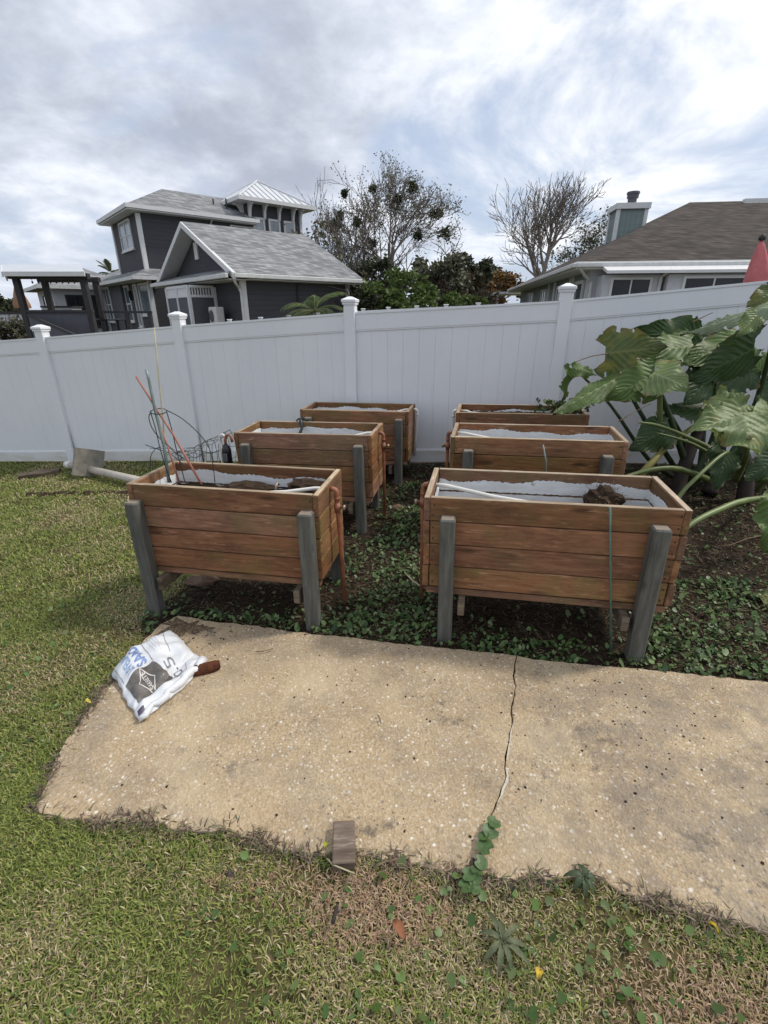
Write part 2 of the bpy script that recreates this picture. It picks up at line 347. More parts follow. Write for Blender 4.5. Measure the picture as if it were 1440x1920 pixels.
def slab_piece(poly,name,parent,z=.016):
    bm=bmesh.new(); 
    top=[bm.verts.new((x,y,gzf(x,y)+z)) for x,y in poly]; f=bm.faces.new(top)
    ex=bmesh.ops.extrude_face_region(bm,geom=[f]); 
    for v in [g for g in ex['geom'] if isinstance(g,bmesh.types.BMVert)]: v.co.z-=.13
    f2=[g for g in bm.faces if len(g.verts)>4]; tops=[g for g in f2 if g.calc_center_median().z>-.17]
    es=[e for e in tops[0].edges] if tops else []
    bmesh.ops.bevel(bm,geom=es,offset=.004,segments=1,affect='EDGES',clamp_overlap=True)
    bmesh.ops.recalc_face_normals(bm,faces=bm.faces[:])
    bmesh.ops.triangulate(bm,faces=[f for f in bm.faces if len(f.verts)>4])
    me=bpy.data.meshes.new(name); bm.to_mesh(me); bm.free(); me.materials.append(M['slab']); return link(name,me,parent)
def concrete():
    root=tag(empty('patio_slab'),kind='structure')
    def off(pts,d,seed):
        r=random.Random(seed); n=len(pts)
        return [(x+d*(.5+1.3*r.random())*(.35+.9*abs(math.sin(i*.37))),y) for i,(x,y) in enumerate(pts)]
    cl=off(slab_crack,-.0026,1); cr=off(slab_crack,.0026,2)
    slab_piece(slab_back_l[:-1]+cl+slab_front_l[1:-1],'slab_section',root)
    slab_piece(cr[::-1]+slab_back_r[1:]+slab_front_r[:-1],'slab_section',root)
    # white mortar smeared along the crack
    r=random.Random(4)
    pm=plain('crack_mortar',(.52,.47,.38),.9,.2,60)
    for a,b,w in ((.42,.62,.010),(.64,.79,.016)):
        n=len(slab_crack); i0,i1=int(a*n),int(b*n); seg=cr[i0:i1]; left=[(x+.001,y) for x,y in seg]
        right=[(x+.002+w*math.sin(math.pi*(k+.5)/len(seg))*(.5+r.random()*.7),y) for k,(x,y) in enumerate(seg)]
        poly=left+right[::-1]; bmq=MB(); v=[(x,y,gzf(x,y)+.0185) for x,y in poly]; k=len(seg)
        bmq.add(v,[(i,i+1,2*k-2-i,2*k-1-i) for i in range(k-1)]); bmq.build('crack_mortar',pm,root)
concrete()

# ------------------------------------------------------------------ white vinyl fence
def vinyl():
    t=NT('white_vinyl',.38,.5); p=t.pos()
    c=t.ramp(t.noise(p,1.3,6,.6),[(.3,(.79,.80,.82)),(.7,(.845,.852,.865))])
    st=t.rng(t.noise(t.pos((7,7,.5)),2.2,7,.7),.60,.78,0,.22); c=t.mix(st,c,(.45,.43,.36))
    dirt=t.rng(t.noise(p,9,8,.75),.66,.75,0,.35); c=t.mix(dirt,c,(.40,.37,.30))
    t.col(c); t.bump(t.noise(t.pos((30,30,1.2)),1,3),.04,.01); return t.m
M['vinyl']=vinyl()
def vinyl_dirty():
    t=NT('algae_stained_vinyl',.45,.4); p=t.pos(); c=t.ramp(t.noise(p,2,6,.6),[(.3,(.70,.70,.69)),(.7,(.79,.80,.80))])
    st=t.rng(t.noise(t.pos((1.2,1.2,6)),2.0,6,.65),.46,.68,0,.55); t.col(t.mix(st,c,(.50,.43,.24))); return t.m
M['vinyl_dirty']=vinyl_dirty()
FP=[(-9.35,8.27,1.08),(-7.1,7.76,1.22),(-4.9,7.26,1.36),(-2.72,6.77,1.53),(-.40,6.14,1.69),(2.0,5.72,1.81),(4.25,5.20,2.02),(6.6,4.66,2.14)]
def fence():
    root=empty('vinyl_fence',(0,0,0)); tag(root,'tall white vinyl privacy fence with capped posts behind the planters','fence')
    post=MB().box(-.066,.066,-.066,.066,-.3,0,.006).mesh('post',M['vinyl'])
    capm=MB(); capm.box(-.088,.088,-.088,.088,-.012,.022,.005); capm.box(-.078,.078,-.078,.078,-.035,-.012)
    capm.add([(-.08,-.08,.022),(.08,-.08,.022),(.08,.08,.022),(-.08,.08,.022),(-.018,-.018,.052),(.018,-.018,.052),(.018,.018,.052),(-.018,.018,.052)],[(0,1,5,4),(1,2,6,5),(2,3,7,6),(3,0,4,7),(4,5,6,7)])
    capme=capm.mesh('post_cap',M['vinyl'])
    for i,(x,y,zt) in enumerate(FP):
        a=FP[max(i-1,0)]; b=FP[min(i+1,len(FP)-1)]; ang=math.atan2(b[1]-a[1],b[0]-a[0])
        zb=gzf(x,y)-.15; zc=zt+.13
        p=MB().box(-.066,.066,-.066,.066,zb,zc,.005).build('post',M['vinyl'],root,loc=(x,y,0),rot=(0,0,ang))
        link('post_cap',capme,p,(0,0,zc+.012))
    r=random.Random(9)
    for i in range(len(FP)-1):
        A,B=FP[i],FP[i+1]; A_=Vector((A[0],A[1],0)); B_=Vector((B[0],B[1],0)); d=(B_-A_); Ln=d.length; d.normalize(); nrm=Vector((d.y,-d.x,0))
        if nrm.y>0: nrm=-nrm
        def pt(t,off,z): q=A_+d*t+nrm*off; return Vector((q.x,q.y,z))
        def top(t): return A[2]+(B[2]-A[2])*t/Ln
        def bot(t): 
            za,zb=gzf(A[0],A[1]),gzf(B[0],B[1]); return za+(zb-za)*t/Ln
        t0,t1=.066,Ln-.066
        def rail(z0f,z1f,th,name,mat):
            m=MB(); m.hexa([pt(t0,th,z0f(t0)),pt(t1,th,z0f(t1)),pt(t1,-th,z0f(t1)),pt(t0,-th,z0f(t0)),pt(t0,th,z1f(t0)),pt(t1,th,z1f(t1)),pt(t1,-th,z1f(t1)),pt(t0,-th,z1f(t0))])
            return m.build(name,mat,root)
        rt=rail(lambda t:top(t)-.175,lambda t:top(t),.026,'top_rail',M['vinyl'])
        rail(lambda t:top(t)-.001,lambda t:top(t)+.022,.034,'rail_lip',M['vinyl']).parent=rt
        rail(lambda t:top(t)-.193,lambda t:top(t)-.174,.021,'rail_lip',M['vinyl']).parent=rt
        mat=M['vinyl_dirty']
        rb=rail(lambda t:bot(t)+.035,lambda t:bot(t)+.185,.026,'bottom_rail',mat)
        rail(lambda t:bot(t)+.184,lambda t:bot(t)+.20,.021,'rail_lip',M['vinyl']).parent=rb
        n=12; w=(t1-t0)/n
        for k in range(n):
            a,b=t0+k*w+.0006,t0+(k+1)*w-.0006; th=.011+r.uniform(-.0006,.0006); ch=.0012
            m=MB(); pr=[]
            for zf in (lambda t:bot(t)+.17,lambda t:top(t)-.17):
                pr.append([pt(a,th-ch,zf(a)),pt(a+ch,th,zf(a)),pt(b-ch,th,zf(b)),pt(b,th-ch,zf(b)),pt(b+.0003,-th,zf(b)),pt(a-.0003,-th,zf(a))])
            m.add(pr[0]+pr[1],[tuple(range(5,-1,-1)),tuple(range(6,12))]+[(q,(q+1)%6,6+(q+1)%6,6+q) for q in range(6)])
            m.build('plank',M['vinyl'],root)
    # dirt dauber mud running down beside two posts
    mud=plain('mud_streak',(.13,.085,.05),.95,.4,30)
    for (px,z0,z1,w) in ((2,-.02,.62,.022),(3,-.04,.55,.018)):
        A=FP[px];B=FP[px+1]; d=(Vector((B[0],B[1],0))-Vector((A[0],A[1],0))).normalized(); n=Vector((d.y,-d.x,0)); m=MB(); L_=[];R_=[]
        base=Vector((A[0],A[1],0))+d*.068; g=gzf(A[0],A[1])
        for k in range(15):
            t=k/14; z=g+z0+(z1-z0)*t; ww=w*(1-t)**1.1*(.6+.8*r.random())+.002; q=base+n*.031
            L_.append((q.x,q.y,z)); q2=q+d*ww; R_.append((q2.x,q2.y,z))
        m.add(L_+R_,[(k,k+1,16+k,15+k) for k in range(14)]); m.build('mud_streak',mud,root)
fence()

# ------------------------------------------------------------------ raised planters
SCREW=[]
BT=.036; BH=.138; PITCHB=.1425
def planter(label,cx,cy,rimz,w,d,yaw,tilt,end,legx,pipe,seed,soil=.26):
    r=random.Random(seed); g=gzf(cx,cy); h=rimz-g
    root=empty('raised_planter',(cx,cy,g)); root.rotation_euler=(0,-tilt,yaw); tag(root,label,'planter','raised wooden planters')
    pl=MB().box(-w/2+BT+.001,w/2-BT-.001,-BT/2,BT/2,-BH/2,BH/2,.005).mesh('plank',M['wood'])
    pe=MB().box(-d/2,d/2,-BT/2,BT/2,-BH/2,BH/2,.004).mesh('plank',M['wood'])
    z0=h-4*PITCHB
    for k in range(4):
        z=h-BH/2-k*PITCHB
        for s in (-1,1):
            link('plank',pl,root,(r.uniform(-.002,.002),s*(d/2-BT/2)+r.uniform(-.003,.003),z),(r.uniform(-.01,.01),r.uniform(-.002,.002),r.uniform(-.002,.002)))
            link('plank',pe,root,(s*(w/2-BT/2)+r.uniform(-.003,.003),r.uniform(-.006,.006),z+(k>0)*r.uniform(-.002,.002)),(r.uniform(-.01,.01)*(k>0),r.uniform(-.008,.008)*(k>0),math.pi/2+r.uniform(-.003,.003)))
    # screw heads on the visible boards
    if not SCREW: SCREW.append(MB().tube([(0,0,0),(0,-.0022,0)],.0045,8).mesh('screw',M['wire']))
    for k in range(4):
        z=h-BH/2-k*PITCHB
        for x in (-w/2+.055,w/2-.055):
            for dz in (-.035,.035): link('screw',SCREW[0],root,(x+r.uniform(-.006,.006),-d/2-.0015,z+dz+r.uniform(-.006,.006)))
        for y in (-d/2+.018,d/2-.018):
            for dz in (-.035,.035): link('screw',SCREW[0],root,(end*(w/2+.0015),y+r.uniform(-.003,.003),z+dz+r.uniform(-.006,.006)),(0,0,math.pi/2*end))
    # worn bare tops of the rim boards
    for s in (-1,1):
        MB().box(-w/2+BT+.003,w/2-BT-.003,-BT/2+.003,BT/2-.003,0,.004,.0015).build('rim_cap',M['rim_wood'],root,loc=(0,s*(d/2-BT/2),h-.001))
        MB().box(-d/2+.003,d/2-.003,-BT/2+.003,BT/2-.003,0,.004,.0015).build('rim_cap',M['rim_wood'],root,loc=(s*(w/2-BT/2),0,h-.001),rot=(0,0,math.pi/2))
    zb=z0-.045
    for s in (-1,1):
        MB().box(-w/2+.02,w/2-.02,-.022,.022,zb,z0-.004,.003).build('base_strip',M['wood'],root,loc=(0,s*(d/2-.028),0))
    nb=4; bw=(d-.11)/nb
    for k in range(nb): MB().box(-w/2+.03,w/2-.03,-bw/2+.003,bw/2-.003,zb+.004,zb+.03).build('floor_board',M['beam'],root,loc=(0,-d/2+.055+bw*(k+.5),0))
    for s in (-1,1):
        xb=s*(w/2-legx-.09)
        MB().box(-.02,.02,-d/2-.075,d/2+.07,zb-.092,zb-.003,.004).build('cross_beam',M['beam'],root,loc=(xb,0,0))
        for q in (-1,1):
            t=h-.085+r.uniform(-.012,.012)
            MB().box(-.043,.043,-.041,.041,-.12,t,.009).build('leg',M['leg'],root,loc=(s*(w/2-legx),q*(d/2+.042),0),rot=(r.uniform(-.008,.008),r.uniform(-.008,.008),r.uniform(-.02,.02)))
    # white paint inside with a brushed, uneven upper edge
    def coat(length,loc,rot):
        n=int(length/.012); ph=r.uniform(0,9)
        for bd in range(4):
            m=MB(); top=[];bot=[]; zt=h-bd*PITCHB-.005; zlo=h-(bd+1)*PITCHB+.006
            for k in range(n+1):
                x=-length/2+length*k/n
                zz=(h-.058+.012*math.sin(x*5.1+ph)+.008*math.sin(x*17+ph*2)+r.uniform(-.005,.005)) if bd==0 else zt+r.uniform(-.0025,.0025)
                top.append((x,0,zz)); bot.append((x,0,zlo+r.uniform(-.0025,.0025)))
            m.add(top+bot,[(k,k+1,n+2+k,n+1+k) for k in range(n)]); m.build('paint_coat',M['paint'],root,loc=loc,rot=rot)
    coat(w-2*BT-.012,(0,d/2-BT-.0065,0),(0,0,0)); coat(w-2*BT-.012,(0,-d/2+BT+.0065,0),(0,0,0))
    coat(d-2*BT-.012,(-w/2+BT+.0065,0,0),(0,0,math.pi/2)); coat(d-2*BT-.012,(w/2-BT-.0065,0,0),(0,0,math.pi/2))
    # soil
    nx,ny=36,14; V=[];F=[]
    for j in range(ny+1):
        for i in range(nx+1):
            x=(-.5+i/nx)*(w-2*BT-.002); y=(-.5+j/ny)*(d-2*BT-.002)
            V.append((x,y,h-soil+.02*math.sin(9*x+seed)*math.cos(8*y)+r.uniform(-.012,.012)))
    for j in range(ny):
        for i in range(nx): a=j*(nx+1)+i; F.append((a,a+1,a+nx+2,a+nx+1))
    m=MB(); m.add(V,F); m.build('soil_bed',M['soil'],root,True)
    # watering pipe along the box, down the end wall with a valve
    pm=M['copper'] if pipe['copper'] else M['pvc']; sx=end; yp=pipe['y']; ex=sx*(w/2+.045); hz=h-.04
    wp=MB().tube([(sx*(w/2+.012),yp,hz),(sx*(w/2-.1),yp+.002,hz-.004)]+[(sx*(w/2)+(pipe['to'][0]-sx*w/2)*t,yp+(pipe['to'][1]-yp)*t,hz-.01+(pipe['to'][2]+.01)*t) for t in (.4,.7,1)],.0125,10).build('water_pipe',M['pvc'],root,True)
    if pipe.get('clip'): MB().tube([(pipe['clip'],-.045+yp,hz-.03),(pipe['clip'],-.03+yp,hz+.012),(pipe['clip']+.004,yp,hz+.022),(pipe['clip'],.02+yp,hz-.0)],.006,6).build('pipe_clip',M['brass'],wp,True)
    zl=pipe.get('low',-.02)
    st=[(sx*(w/2+.004),yp,hz),(sx*(w/2+.02),yp,hz),(sx*(w/2+.034),yp,hz-.004),(sx*(w/2+.043),yp,hz-.014),(ex,yp,hz-.028),(ex,yp,hz-.05)]
    lean=pipe.get('lean',0)
    sp=MB().tube(st+[(ex+lean*.4,yp,h*.55),(ex+lean,yp-.02,zl)],[.016]*6+[.014]*2,10).build('standpipe',pm,root,True)
    MB().tube([(ex,yp,hz-.05),(ex,yp,hz-.075)],.0178,10).build('elbow',pm,sp,True)
    if pipe['copper']:
        v=MB(); v.tube([(ex,yp,h-.13),(ex,yp,h-.145),(ex,yp,h-.146),(ex,yp,h-.178),(ex,yp,h-.179),(ex,yp,h-.20)],[.018,.018,.022,.022,.018,.018],12)
        va=v.build('valve',pm,sp,True)
        MB().tube([(ex+sx*.01,yp,h-.162),(ex+sx*.036,yp,h-.162),(ex+sx*.037,yp,h-.162),(ex+sx*.052,yp,h-.162)],[.010,.010,.018,.018],10).build('valve_handle',M['brass'],va,True)
    return root
P_FR=planter('nearest right wooden planter, green stake leaning on its front and soil clump inside',.968,2.622,.763,1.37,.57,-.197,.02,-1,.145,dict(copper=1,y=.06,to=(.30,-.17,-.055)),1)
P_FL=planter('nearest left wooden planter with thin stakes and a wire cage standing in it',-.952,2.947,.718,1.25,.52,-.176,.003,1,.065,dict(copper=1,y=-.02,to=(-.05,-.16,-.03),clip=.28,lean=.03),2,.15)
P_ML=planter('middle wooden planter of the left row with a black pump and hose on its corner',-.667,4.38,.717,1.275,.53,-.182,.02,1,.11,dict(copper=1,y=.03,to=(.0,-.15,-.05)),3)
P_BL=planter('rear left wooden planter near the fence with white plastic pipe on its right end',-.288,5.65,.684,1.274,.53,-.2,.015,1,.11,dict(copper=0,y=.12,to=(.2,-.1,-.03),low=.25,lean=-.03),4)
P_MR=planter('middle wooden planter of the right row with a long white pipe across it',1.291,3.974,.775,1.37,.57,-.209,.02,-1,.15,dict(copper=1,y=.06,to=(.2,-.19,-.05)),5)
P_BR=planter('rear right wooden planter with weeds, half under the huge green leaves',1.418,4.93,.788,1.274,.53,-.205,.02,-1,.11,dict(copper=0,y=.08,to=(-.3,.0,-.02),low=.2),6,.07)
# ------------------------------------------------------------------ far materials
def siding(name,c,pitch=.18,vert=False):
    t=NT(name,.7,.3); v=t.coord('Object'); sp=t.n('ShaderNodeSeparateXYZ'); t.L.new(v,sp.inputs[0])
    if vert: a=t.math('ADD',sp.outputs[0],sp.outputs[1])
    else: a=sp.outputs[2]
    fr=t.math('FRACT',t.math('DIVIDE',a,pitch)); 
    nz=t.noise(t.coord('Object',(1,1,8)),1.2,5,.6); c0=t.ramp(nz,[(.3,tuple(x*.88 for x in c)),(.7,tuple(x*1.12 for x in c))])
    line=t.rng(fr,.0,.12,1,0); t.col(t.mix(t.math('MULTIPLY',t.math('MAXIMUM',line,0.0,True),.55),c0,tuple(x*.35 for x in c)))
    t.bump(fr,.6,.02); return t.m
def shingle(name,lo,mid,hi):
    t=NT(name,.92,.15); v=t.coord('Object'); br=t.n('ShaderNodeTexBrick'); mp=t.n('ShaderNodeMapping'); t.L.new(v,mp.inputs[0]); t.L.new(mp.outputs[0],br.inputs[0])
    # project on the roof through x+y and height
    sp=t.n('ShaderNodeSeparateXYZ'); t.L.new(v,sp.inputs[0]); cb=t.n('ShaderNodeCombineXYZ')
    t.L.new(t.math('ADD',sp.outputs[0],sp.outputs[1]),cb.inputs[0]); t.L.new(t.math('MULTIPLY',sp.outputs[2],2.2),cb.inputs[1]); t.L.new(cb.outputs[0],mp.inputs[0])
    br.inputs['Scale'].default_value=1; br.inputs['Brick Width'].default_value=.32; br.inputs['Row Height'].default_value=.15; br.inputs['Mortar Size'].default_value=.012
    br.inputs['Color1'].default_value=(0,0,0,1); br.inputs['Color2'].default_value=(1,1,1,1); br.inputs['Mortar'].default_value=(.0,.0,.0,1); br.inputs['Bias'].default_value=0
    nz=t.noise(v,2.2,6,.65); f=t.math('ADD',t.math('MULTIPLY',br.outputs[0],.55),t.math('MULTIPLY',nz,.5))
    c=t.ramp(f,[(.2,lo),(.5,mid),(.85,hi)]); c=t.mix(t.rng(t.noise(v,.5,5,.6),.5,.72,0,.4),c,tuple(x*.75 for x in mid))
    t.col(c); t.bump(br.outputs[0],.5,.02); return t.m
def glass(name,c):
    t=NT(name,.12,.4); nz=t.noise(t.coord('Object',rand=True),1.3,4,.6); t.col(t.ramp(nz,[(.35,tuple(x*.5 for x in c)),(.65,c)])); return t.m
M['gsid']=siding('charcoal_lap_siding',(.062,.062,.070)); M['gshin']=shingle('grey_shingles',(.14,.145,.15),(.24,.245,.25),(.37,.375,.38))
M['bshin']=shingle('brown_shingles',(.04,.033,.028),(.068,.057,.049),(.11,.093,.08))
M['trim']=plain('white_house_trim',(.66,.66,.65),.55,.06); M['metalroof']=plain('pale_metal_roof',(.62,.64,.66),.35,.05,3,metal=.15)
M['glass']=glass('house_window_glass',(.16,.20,.23)); M['darkglass']=glass('dark_window_glass',(.022,.024,.028))
M['lightglass']=glass('curtained_window_glass',(.42,.46,.50)); M['gpanel']=plain('charcoal_panel',(.085,.087,.10),.7,.1)
M['dkwood']=plain('dark_brown_timber',(.036,.033,.035),.7,.2); M['wallwhite']=plain('white_stucco',(.52,.53,.55),.8,.08)
M['bluesid']=siding('sage_board_siding',(.22,.27,.26),.22,True); M['gutter']=plain('white_gutter',(.60,.60,.58),.5,.12)
M['redcloth']=plain('faded_red_canvas',(.52,.15,.15),.85,.15,7); M['tancloth']=plain('tan_canvas',(.28,.16,.09),.85,.2,7)
M['ac']=plain('ac_enamel',(.62,.62,.58),.5,.06)

def window(parent,axis,pos,c0,c1,z0,z1,nx=1,nz=1,glassm='glass',out=-1,t=.07,trim='trim'):
    """axis 'a': wall at a=pos spanning b; axis 'b': wall at b=pos spanning a. frame proud of the wall, panes set in it"""
    def bx(m,u0,u1,z0,z1,p0,p1):
        if axis=='a': m.box(p0,p1,u0,u1,z0,z1)
        else: m.box(u0,u1,p0,p1,z0,z1)
    f=MB(); po=pos+out*.06; pi=pos-out*.01
    for (u0,u1,w0,w1) in ((c0,c0+t,z0,z1),(c1-t,c1,z0,z1),(c0+t,c1-t,z0,z0+t),(c0+t,c1-t,z1-t,z1)): bx(f,u0,u1,w0,w1,pi,po)
    mw=t*.6
    for k in range(1,nx): u=c0+(c1-c0)*k/nx; bx(f,u-mw/2,u+mw/2,z0+t,z1-t,pi,po-out*.012)
    for k in range(1,nz): z=z0+(z1-z0)*k/nz; bx(f,c0+t,c1-t,z-mw/2,z+mw/2,pi,po-out*.018)
    fr=f.build('window',M[trim],parent)
    for i in range(nx):
        for j in range(nz):
            g=MB(); u0=c0+(c1-c0)*i/nx; u1=c0+(c1-c0)*(i+1)/nx; w0=z0+(z1-z0)*j/nz; w1=z0+(z1-z0)*(j+1)/nz
            bx(g,u0+.02,u1-.02,w0+.02,w1-.02,pi-out*.005,pos+out*.022); g.build('pane',M[glassm],fr)
    s=MB(); bx(s,c0-.05,c1+.05,z0-.06,z0-.002,pi,po+out*.05); s.build('sill',M[trim],fr)
    return fr
def hip(m,a0,a1,b0,b1,ze,zr,run=None):
    bm=(b0+b1)/2; r=(b1-b0)/2 if run is None else run
    e=[Vector((a0,b0,ze)),Vector((a1,b0,ze)),Vector((a1,b1,ze)),Vector((a0,b1,ze))]; p=Vector((a0+r,bm,zr)); q=Vector((a1-r,bm,zr))
    m.add(e+[p,q]+[v-Vector((0,0,.14)) for v in e],[(0,1,5,4),(1,2,5),(2,3,4,5),(3,0,4),(0,6,7,1),(1,7,8,2),(2,8,9,3),(3,9,6,0),(9,8,7,6)])
def fascia(m,a0,a1,b0,b1,z,h=.2,t=.06):
    m.box(a0-t,a1+t,b0-t,b0,z-h,z+.01); m.box(a0-t,a1+t,b1,b1+t,z-h,z+.01); m.box(a0-t,a0,b0,b1,z-h,z+.01); m.box(a1,a1+t,b0,b1,z-h,z+.01)

def grey_house():
    root=empty('grey_house',(-5.18,18.27,0),(0,0,R(40))); tag(root,'charcoal sided two storey house with grey shingles and a square tower','house')
    gz0=-.5
    MB().box(.5,5.2,.5,7.9,gz0,3.0).build('garage_wall',M['gsid'],root)
    MB().prism([(.5,3.0),(7.9,3.0),(4.2,4.78)],.55,5.15,'x').build('gable_wall',M['gsid'],root)
    rz=5.02; rf=MB()
    for s in (0,1):
        b0=-.05 if s==0 else 8.45
        q=[(-.02,b0,3.02),(5.6,b0,3.02),(5.6,4.2,rz),(-.02,4.2,rz)]
        if s: q=q[::-1]
        rf.slab(q,.10)
    g=rf.build('garage_roof',M['gshin'],root)
    MB().slab([(-.25,-.05,3.0),(.56,.6,3.26),(.56,7.8,3.26),(-.25,8.45,3.0)],.06).build('pent_roof',M['gshin'],root)
    ra=MB()
    for b0,b1 in ((-.12,4.2),(8.52,4.2)): ra.hexa([(-.1,b0,2.80),(.02,b0,2.80),(.02,b1,rz-.22),(-.1,b1,rz-.22),(-.1,b0,3.0),(.02,b0,3.0),(.02,b1,rz-.02),(-.1,b1,rz-.02)])
    ra.build('rake_board',M['trim'],root)
    so=MB()
    for b0,b1 in ((.02,4.19),(8.38,4.21)): so.hexa([(.02,b0,2.89),(.6,b0,2.89),(.6,b1,rz-.16),(.02,b1,rz-.16),(.02,b0,2.92),(.6,b0,2.92),(.6,b1,rz-.12),(.02,b1,rz-.12)])
    so.build('soffit',M['trim'],root)
    gt=MB(); gt.box(-.05,5.62,-.17,-.05,2.84,2.99,.02); gt.box(-.37,-.25,-.1,8.5,2.82,2.97,.02); gt.box(-.2,.5,.0,8.4,2.78,2.81); gt.box(.5,5.5,-.03,.5,2.80,2.83); gt.build('gutter',M['gutter'],root)
    MB().prism([(.44,.44),(.62,.44),(.62,.5),(.5,.5),(.5,.62),(.44,.62)],gz0,2.8).build('corner_trim',M['trim'],root); MB().box(5.08,5.24,.44,.5,gz0,2.8).build('corner_trim',M['trim'],root)
    MB().tube([(-.05,-.06,2.85),(.02,.02,2.7),(.3,.38,2.55),(.38,.40,2.4),(.38,.40,gz0)],.05,6).build('downspout',M['gutter'],root)
    MB().tube([(2.75,.0,2.9),(2.75,.44,2.7),(2.75,.44,gz0)],.03,6).build('vent_pipe',M['dkwood'],root)
    MB().box(.49,.545,4.36,4.72,3.75,4.37).build('gable_vent',M['trim'],root)
    # outdoor shower enclosure
    en=MB(); 
    for (a,b) in ((-.6,2.95),(-.6,5.5),(.42,2.95),(-.6,4.2)): en.box(a-.06,a+.06,b-.06,b+.06,gz0,2.66)
    for z in (2.62,2.28): en.box(-.54,.4,2.91,2.99,z,z+.09); en.box(-.64,-.56,3.0,5.45,z,z+.09)
    e=en.build('shower_enclosure',M['trim'],root)
    for k in range(8): a=-.48+k*.11; MB().box(a,a+.05,2.93,2.97,2.37,2.62).build('slat',M['trim'],e)
    MB().box(-.54,.36,2.93,2.97,gz0,2.27).build('panel',M['gpanel'],e); MB().box(-.62,-.58,3.02,4.13,gz0,2.27).build('panel',M['gpanel'],e); MB().box(-.62,-.58,4.27,5.43,gz0,2.27).build('panel',M['gpanel'],e)
    MB().box(-.615,-.585,3.02,5.43,2.37,2.62).build('panel',M['trim'],e)
    # main two storey block
    MB().box(.1,6.3,10.3,15.2,gz0,6.2).build('wall',M['gsid'],root)
    m=MB(); m.add([(-.45,9.75,6.34),(6.1,9.75,6.34),(6.1,15.75,6.34),(-.45,15.75,6.34),(2.25,12.75,7.72),(6.1,12.75,7.72),(-.45,9.75,6.2),(6.1,9.75,6.2),(6.1,15.75,6.2),(-.45,15.75,6.2)],[(0,1,5,4),(1,7,8,2,5),(2,3,4,5),(3,0,4),(0,6,7,1),(2,8,9,3),(3,9,6,0),(9,8,7,6)]); r2=m.build('main_roof',M['gshin'],root)
    m=MB(); fascia(m,-.45,6.1,9.75,15.75,6.36,.16); m.box(-.44,6.09,9.76,15.74,6.14,6.19); m.build('eave_trim',M['trim'],root)
    for (a,b) in ((4.4,11.4),(4.9,10.9)): MB().tube([(a,b,6.7),(a,b,7.35)],.04,6).build('vent_pipe',M['dkwood'],r2)
    MB().prism([(.04,10.24),(.22,10.24),(.22,10.3),(.1,10.3),(.1,10.44),(.04,10.44)],gz0,6.1).build('corner_trim',M['trim'],root); MB().box(.04,.1,15.05,15.25,3.6,6.1).build('corner_trim',M['trim'],root)
    MB().tube([(3.6,9.8,6.2),(3.6,10.2,5.95),(3.6,10.23,4.0)],.045,6).build('downspout',M['gutter'],root)
    window(root,'a',.1,11.65,13.8,4.72,6.05,2,2,'lightglass',t=.09)
    window(root,'b',10.3,4.7,6.0,5.2,6.05,2,1,'lightglass')
    # lower skirt roof and sun room wall
    MB().slab([(-.75,9.3,3.36),(.1,10.25,3.75),(.1,17.5,3.75),(-.75,17.5,3.36)],.1).build('skirt_roof',M['gshin'],root)
    m=MB(); m.add([(-.75,9.3,3.36),(.75,9.3,3.36),(.75,10.28,3.75),(.1,10.28,3.75),(-.75,9.3,3.25),(.75,9.3,3.25),(.75,10.28,3.25)],[(0,1,2,3),(0,4,5,1),(1,5,6,2)]); m.build('skirt_return',M['gshin'],root); MB().box(-.87,.8,9.18,9.30,3.19,3.34).build('gutter',M['gutter'],root)
    m=MB(); m.box(-.87,-.75,9.31,17.5,3.19,3.34); m.box(-.74,.08,9.3,17.5,3.2,3.24); m.build('gutter',M['gutter'],root)
    window(root,'a',.1,10.4,12.15,1.6,3.15,1,1,'glass',t=.1); window(root,'a',.1,12.5,13.2,1.0,3.15,1,1,'lightglass',t=.1)
    window(root,'a',.1,14.1,17.0,1.25,3.15,3,2,'glass',t=.1)
    for b in (13.65,17.6): 
        l=MB().box(-.12,.05,b-.08,b+.08,2.5,2.85,.02).build('wall_lantern',M['black'],root); MB().box(-.06,.06,b-.04,b+.04,2.36,2.5).build('lantern_glass',M['darkglass'],l)
    # far wings
    MB().box(-.1,8,15.2,24,gz0,3.3).build('wing_wall',M['gpanel'],root)
    m=MB(); hip(m,-.8,9,15.8,25,3.42,5.2,4.4); m.build('wing_roof',M['gshin'],root)
    m=MB(); fascia(m,-.8,9,15.8,25,3.43,.16); m.build('wing_gutter',M['gutter'],root)
    window(root,'a',-.1,17.9,20.6,1.2,3.2,3,2,'glass',t=.1); window(root,'a',-.1,21,23.5,1.2,3.2,3,2,'glass',t=.1)
    MB().box(-2.9,-.1,19.3,26,gz0,3.1).build('wing_wall',M['wallwhite'],root)
    m=MB(); hip(m,-3.6,2,18.6,26.5,3.22,4.6,2.8); m.build('wing_roof',M['gshin'],root)
    m=MB(); fascia(m,-3.6,2,18.6,26.5,3.23,.18); m.build('wing_gutter',M['gutter'],root)
    window(root,'b',19.3,-2.3,-.3,.9,2.75,4,1,'darkglass',t=.08,trim='dkwood'); window(root,'a',-2.9,19.9,23.5,.9,2.75,1,1,'darkglass',t=.05,trim='dkwood')
    # tower
    MB().box(5.75,9.05,10.25,13.9,3.0,7.25).build('tower_wall',M['gsid'],root)
    A0,A1,B0,B1,ze=5.05,9.65,9.6,14.3,7.32; ap=Vector(((A0+A1)/2,(B0+B1)/2,8.62)); e=[Vector((A0,B0,ze)),Vector((A1,B0,ze)),Vector((A1,B1,ze)),Vector((A0,B1,ze))]
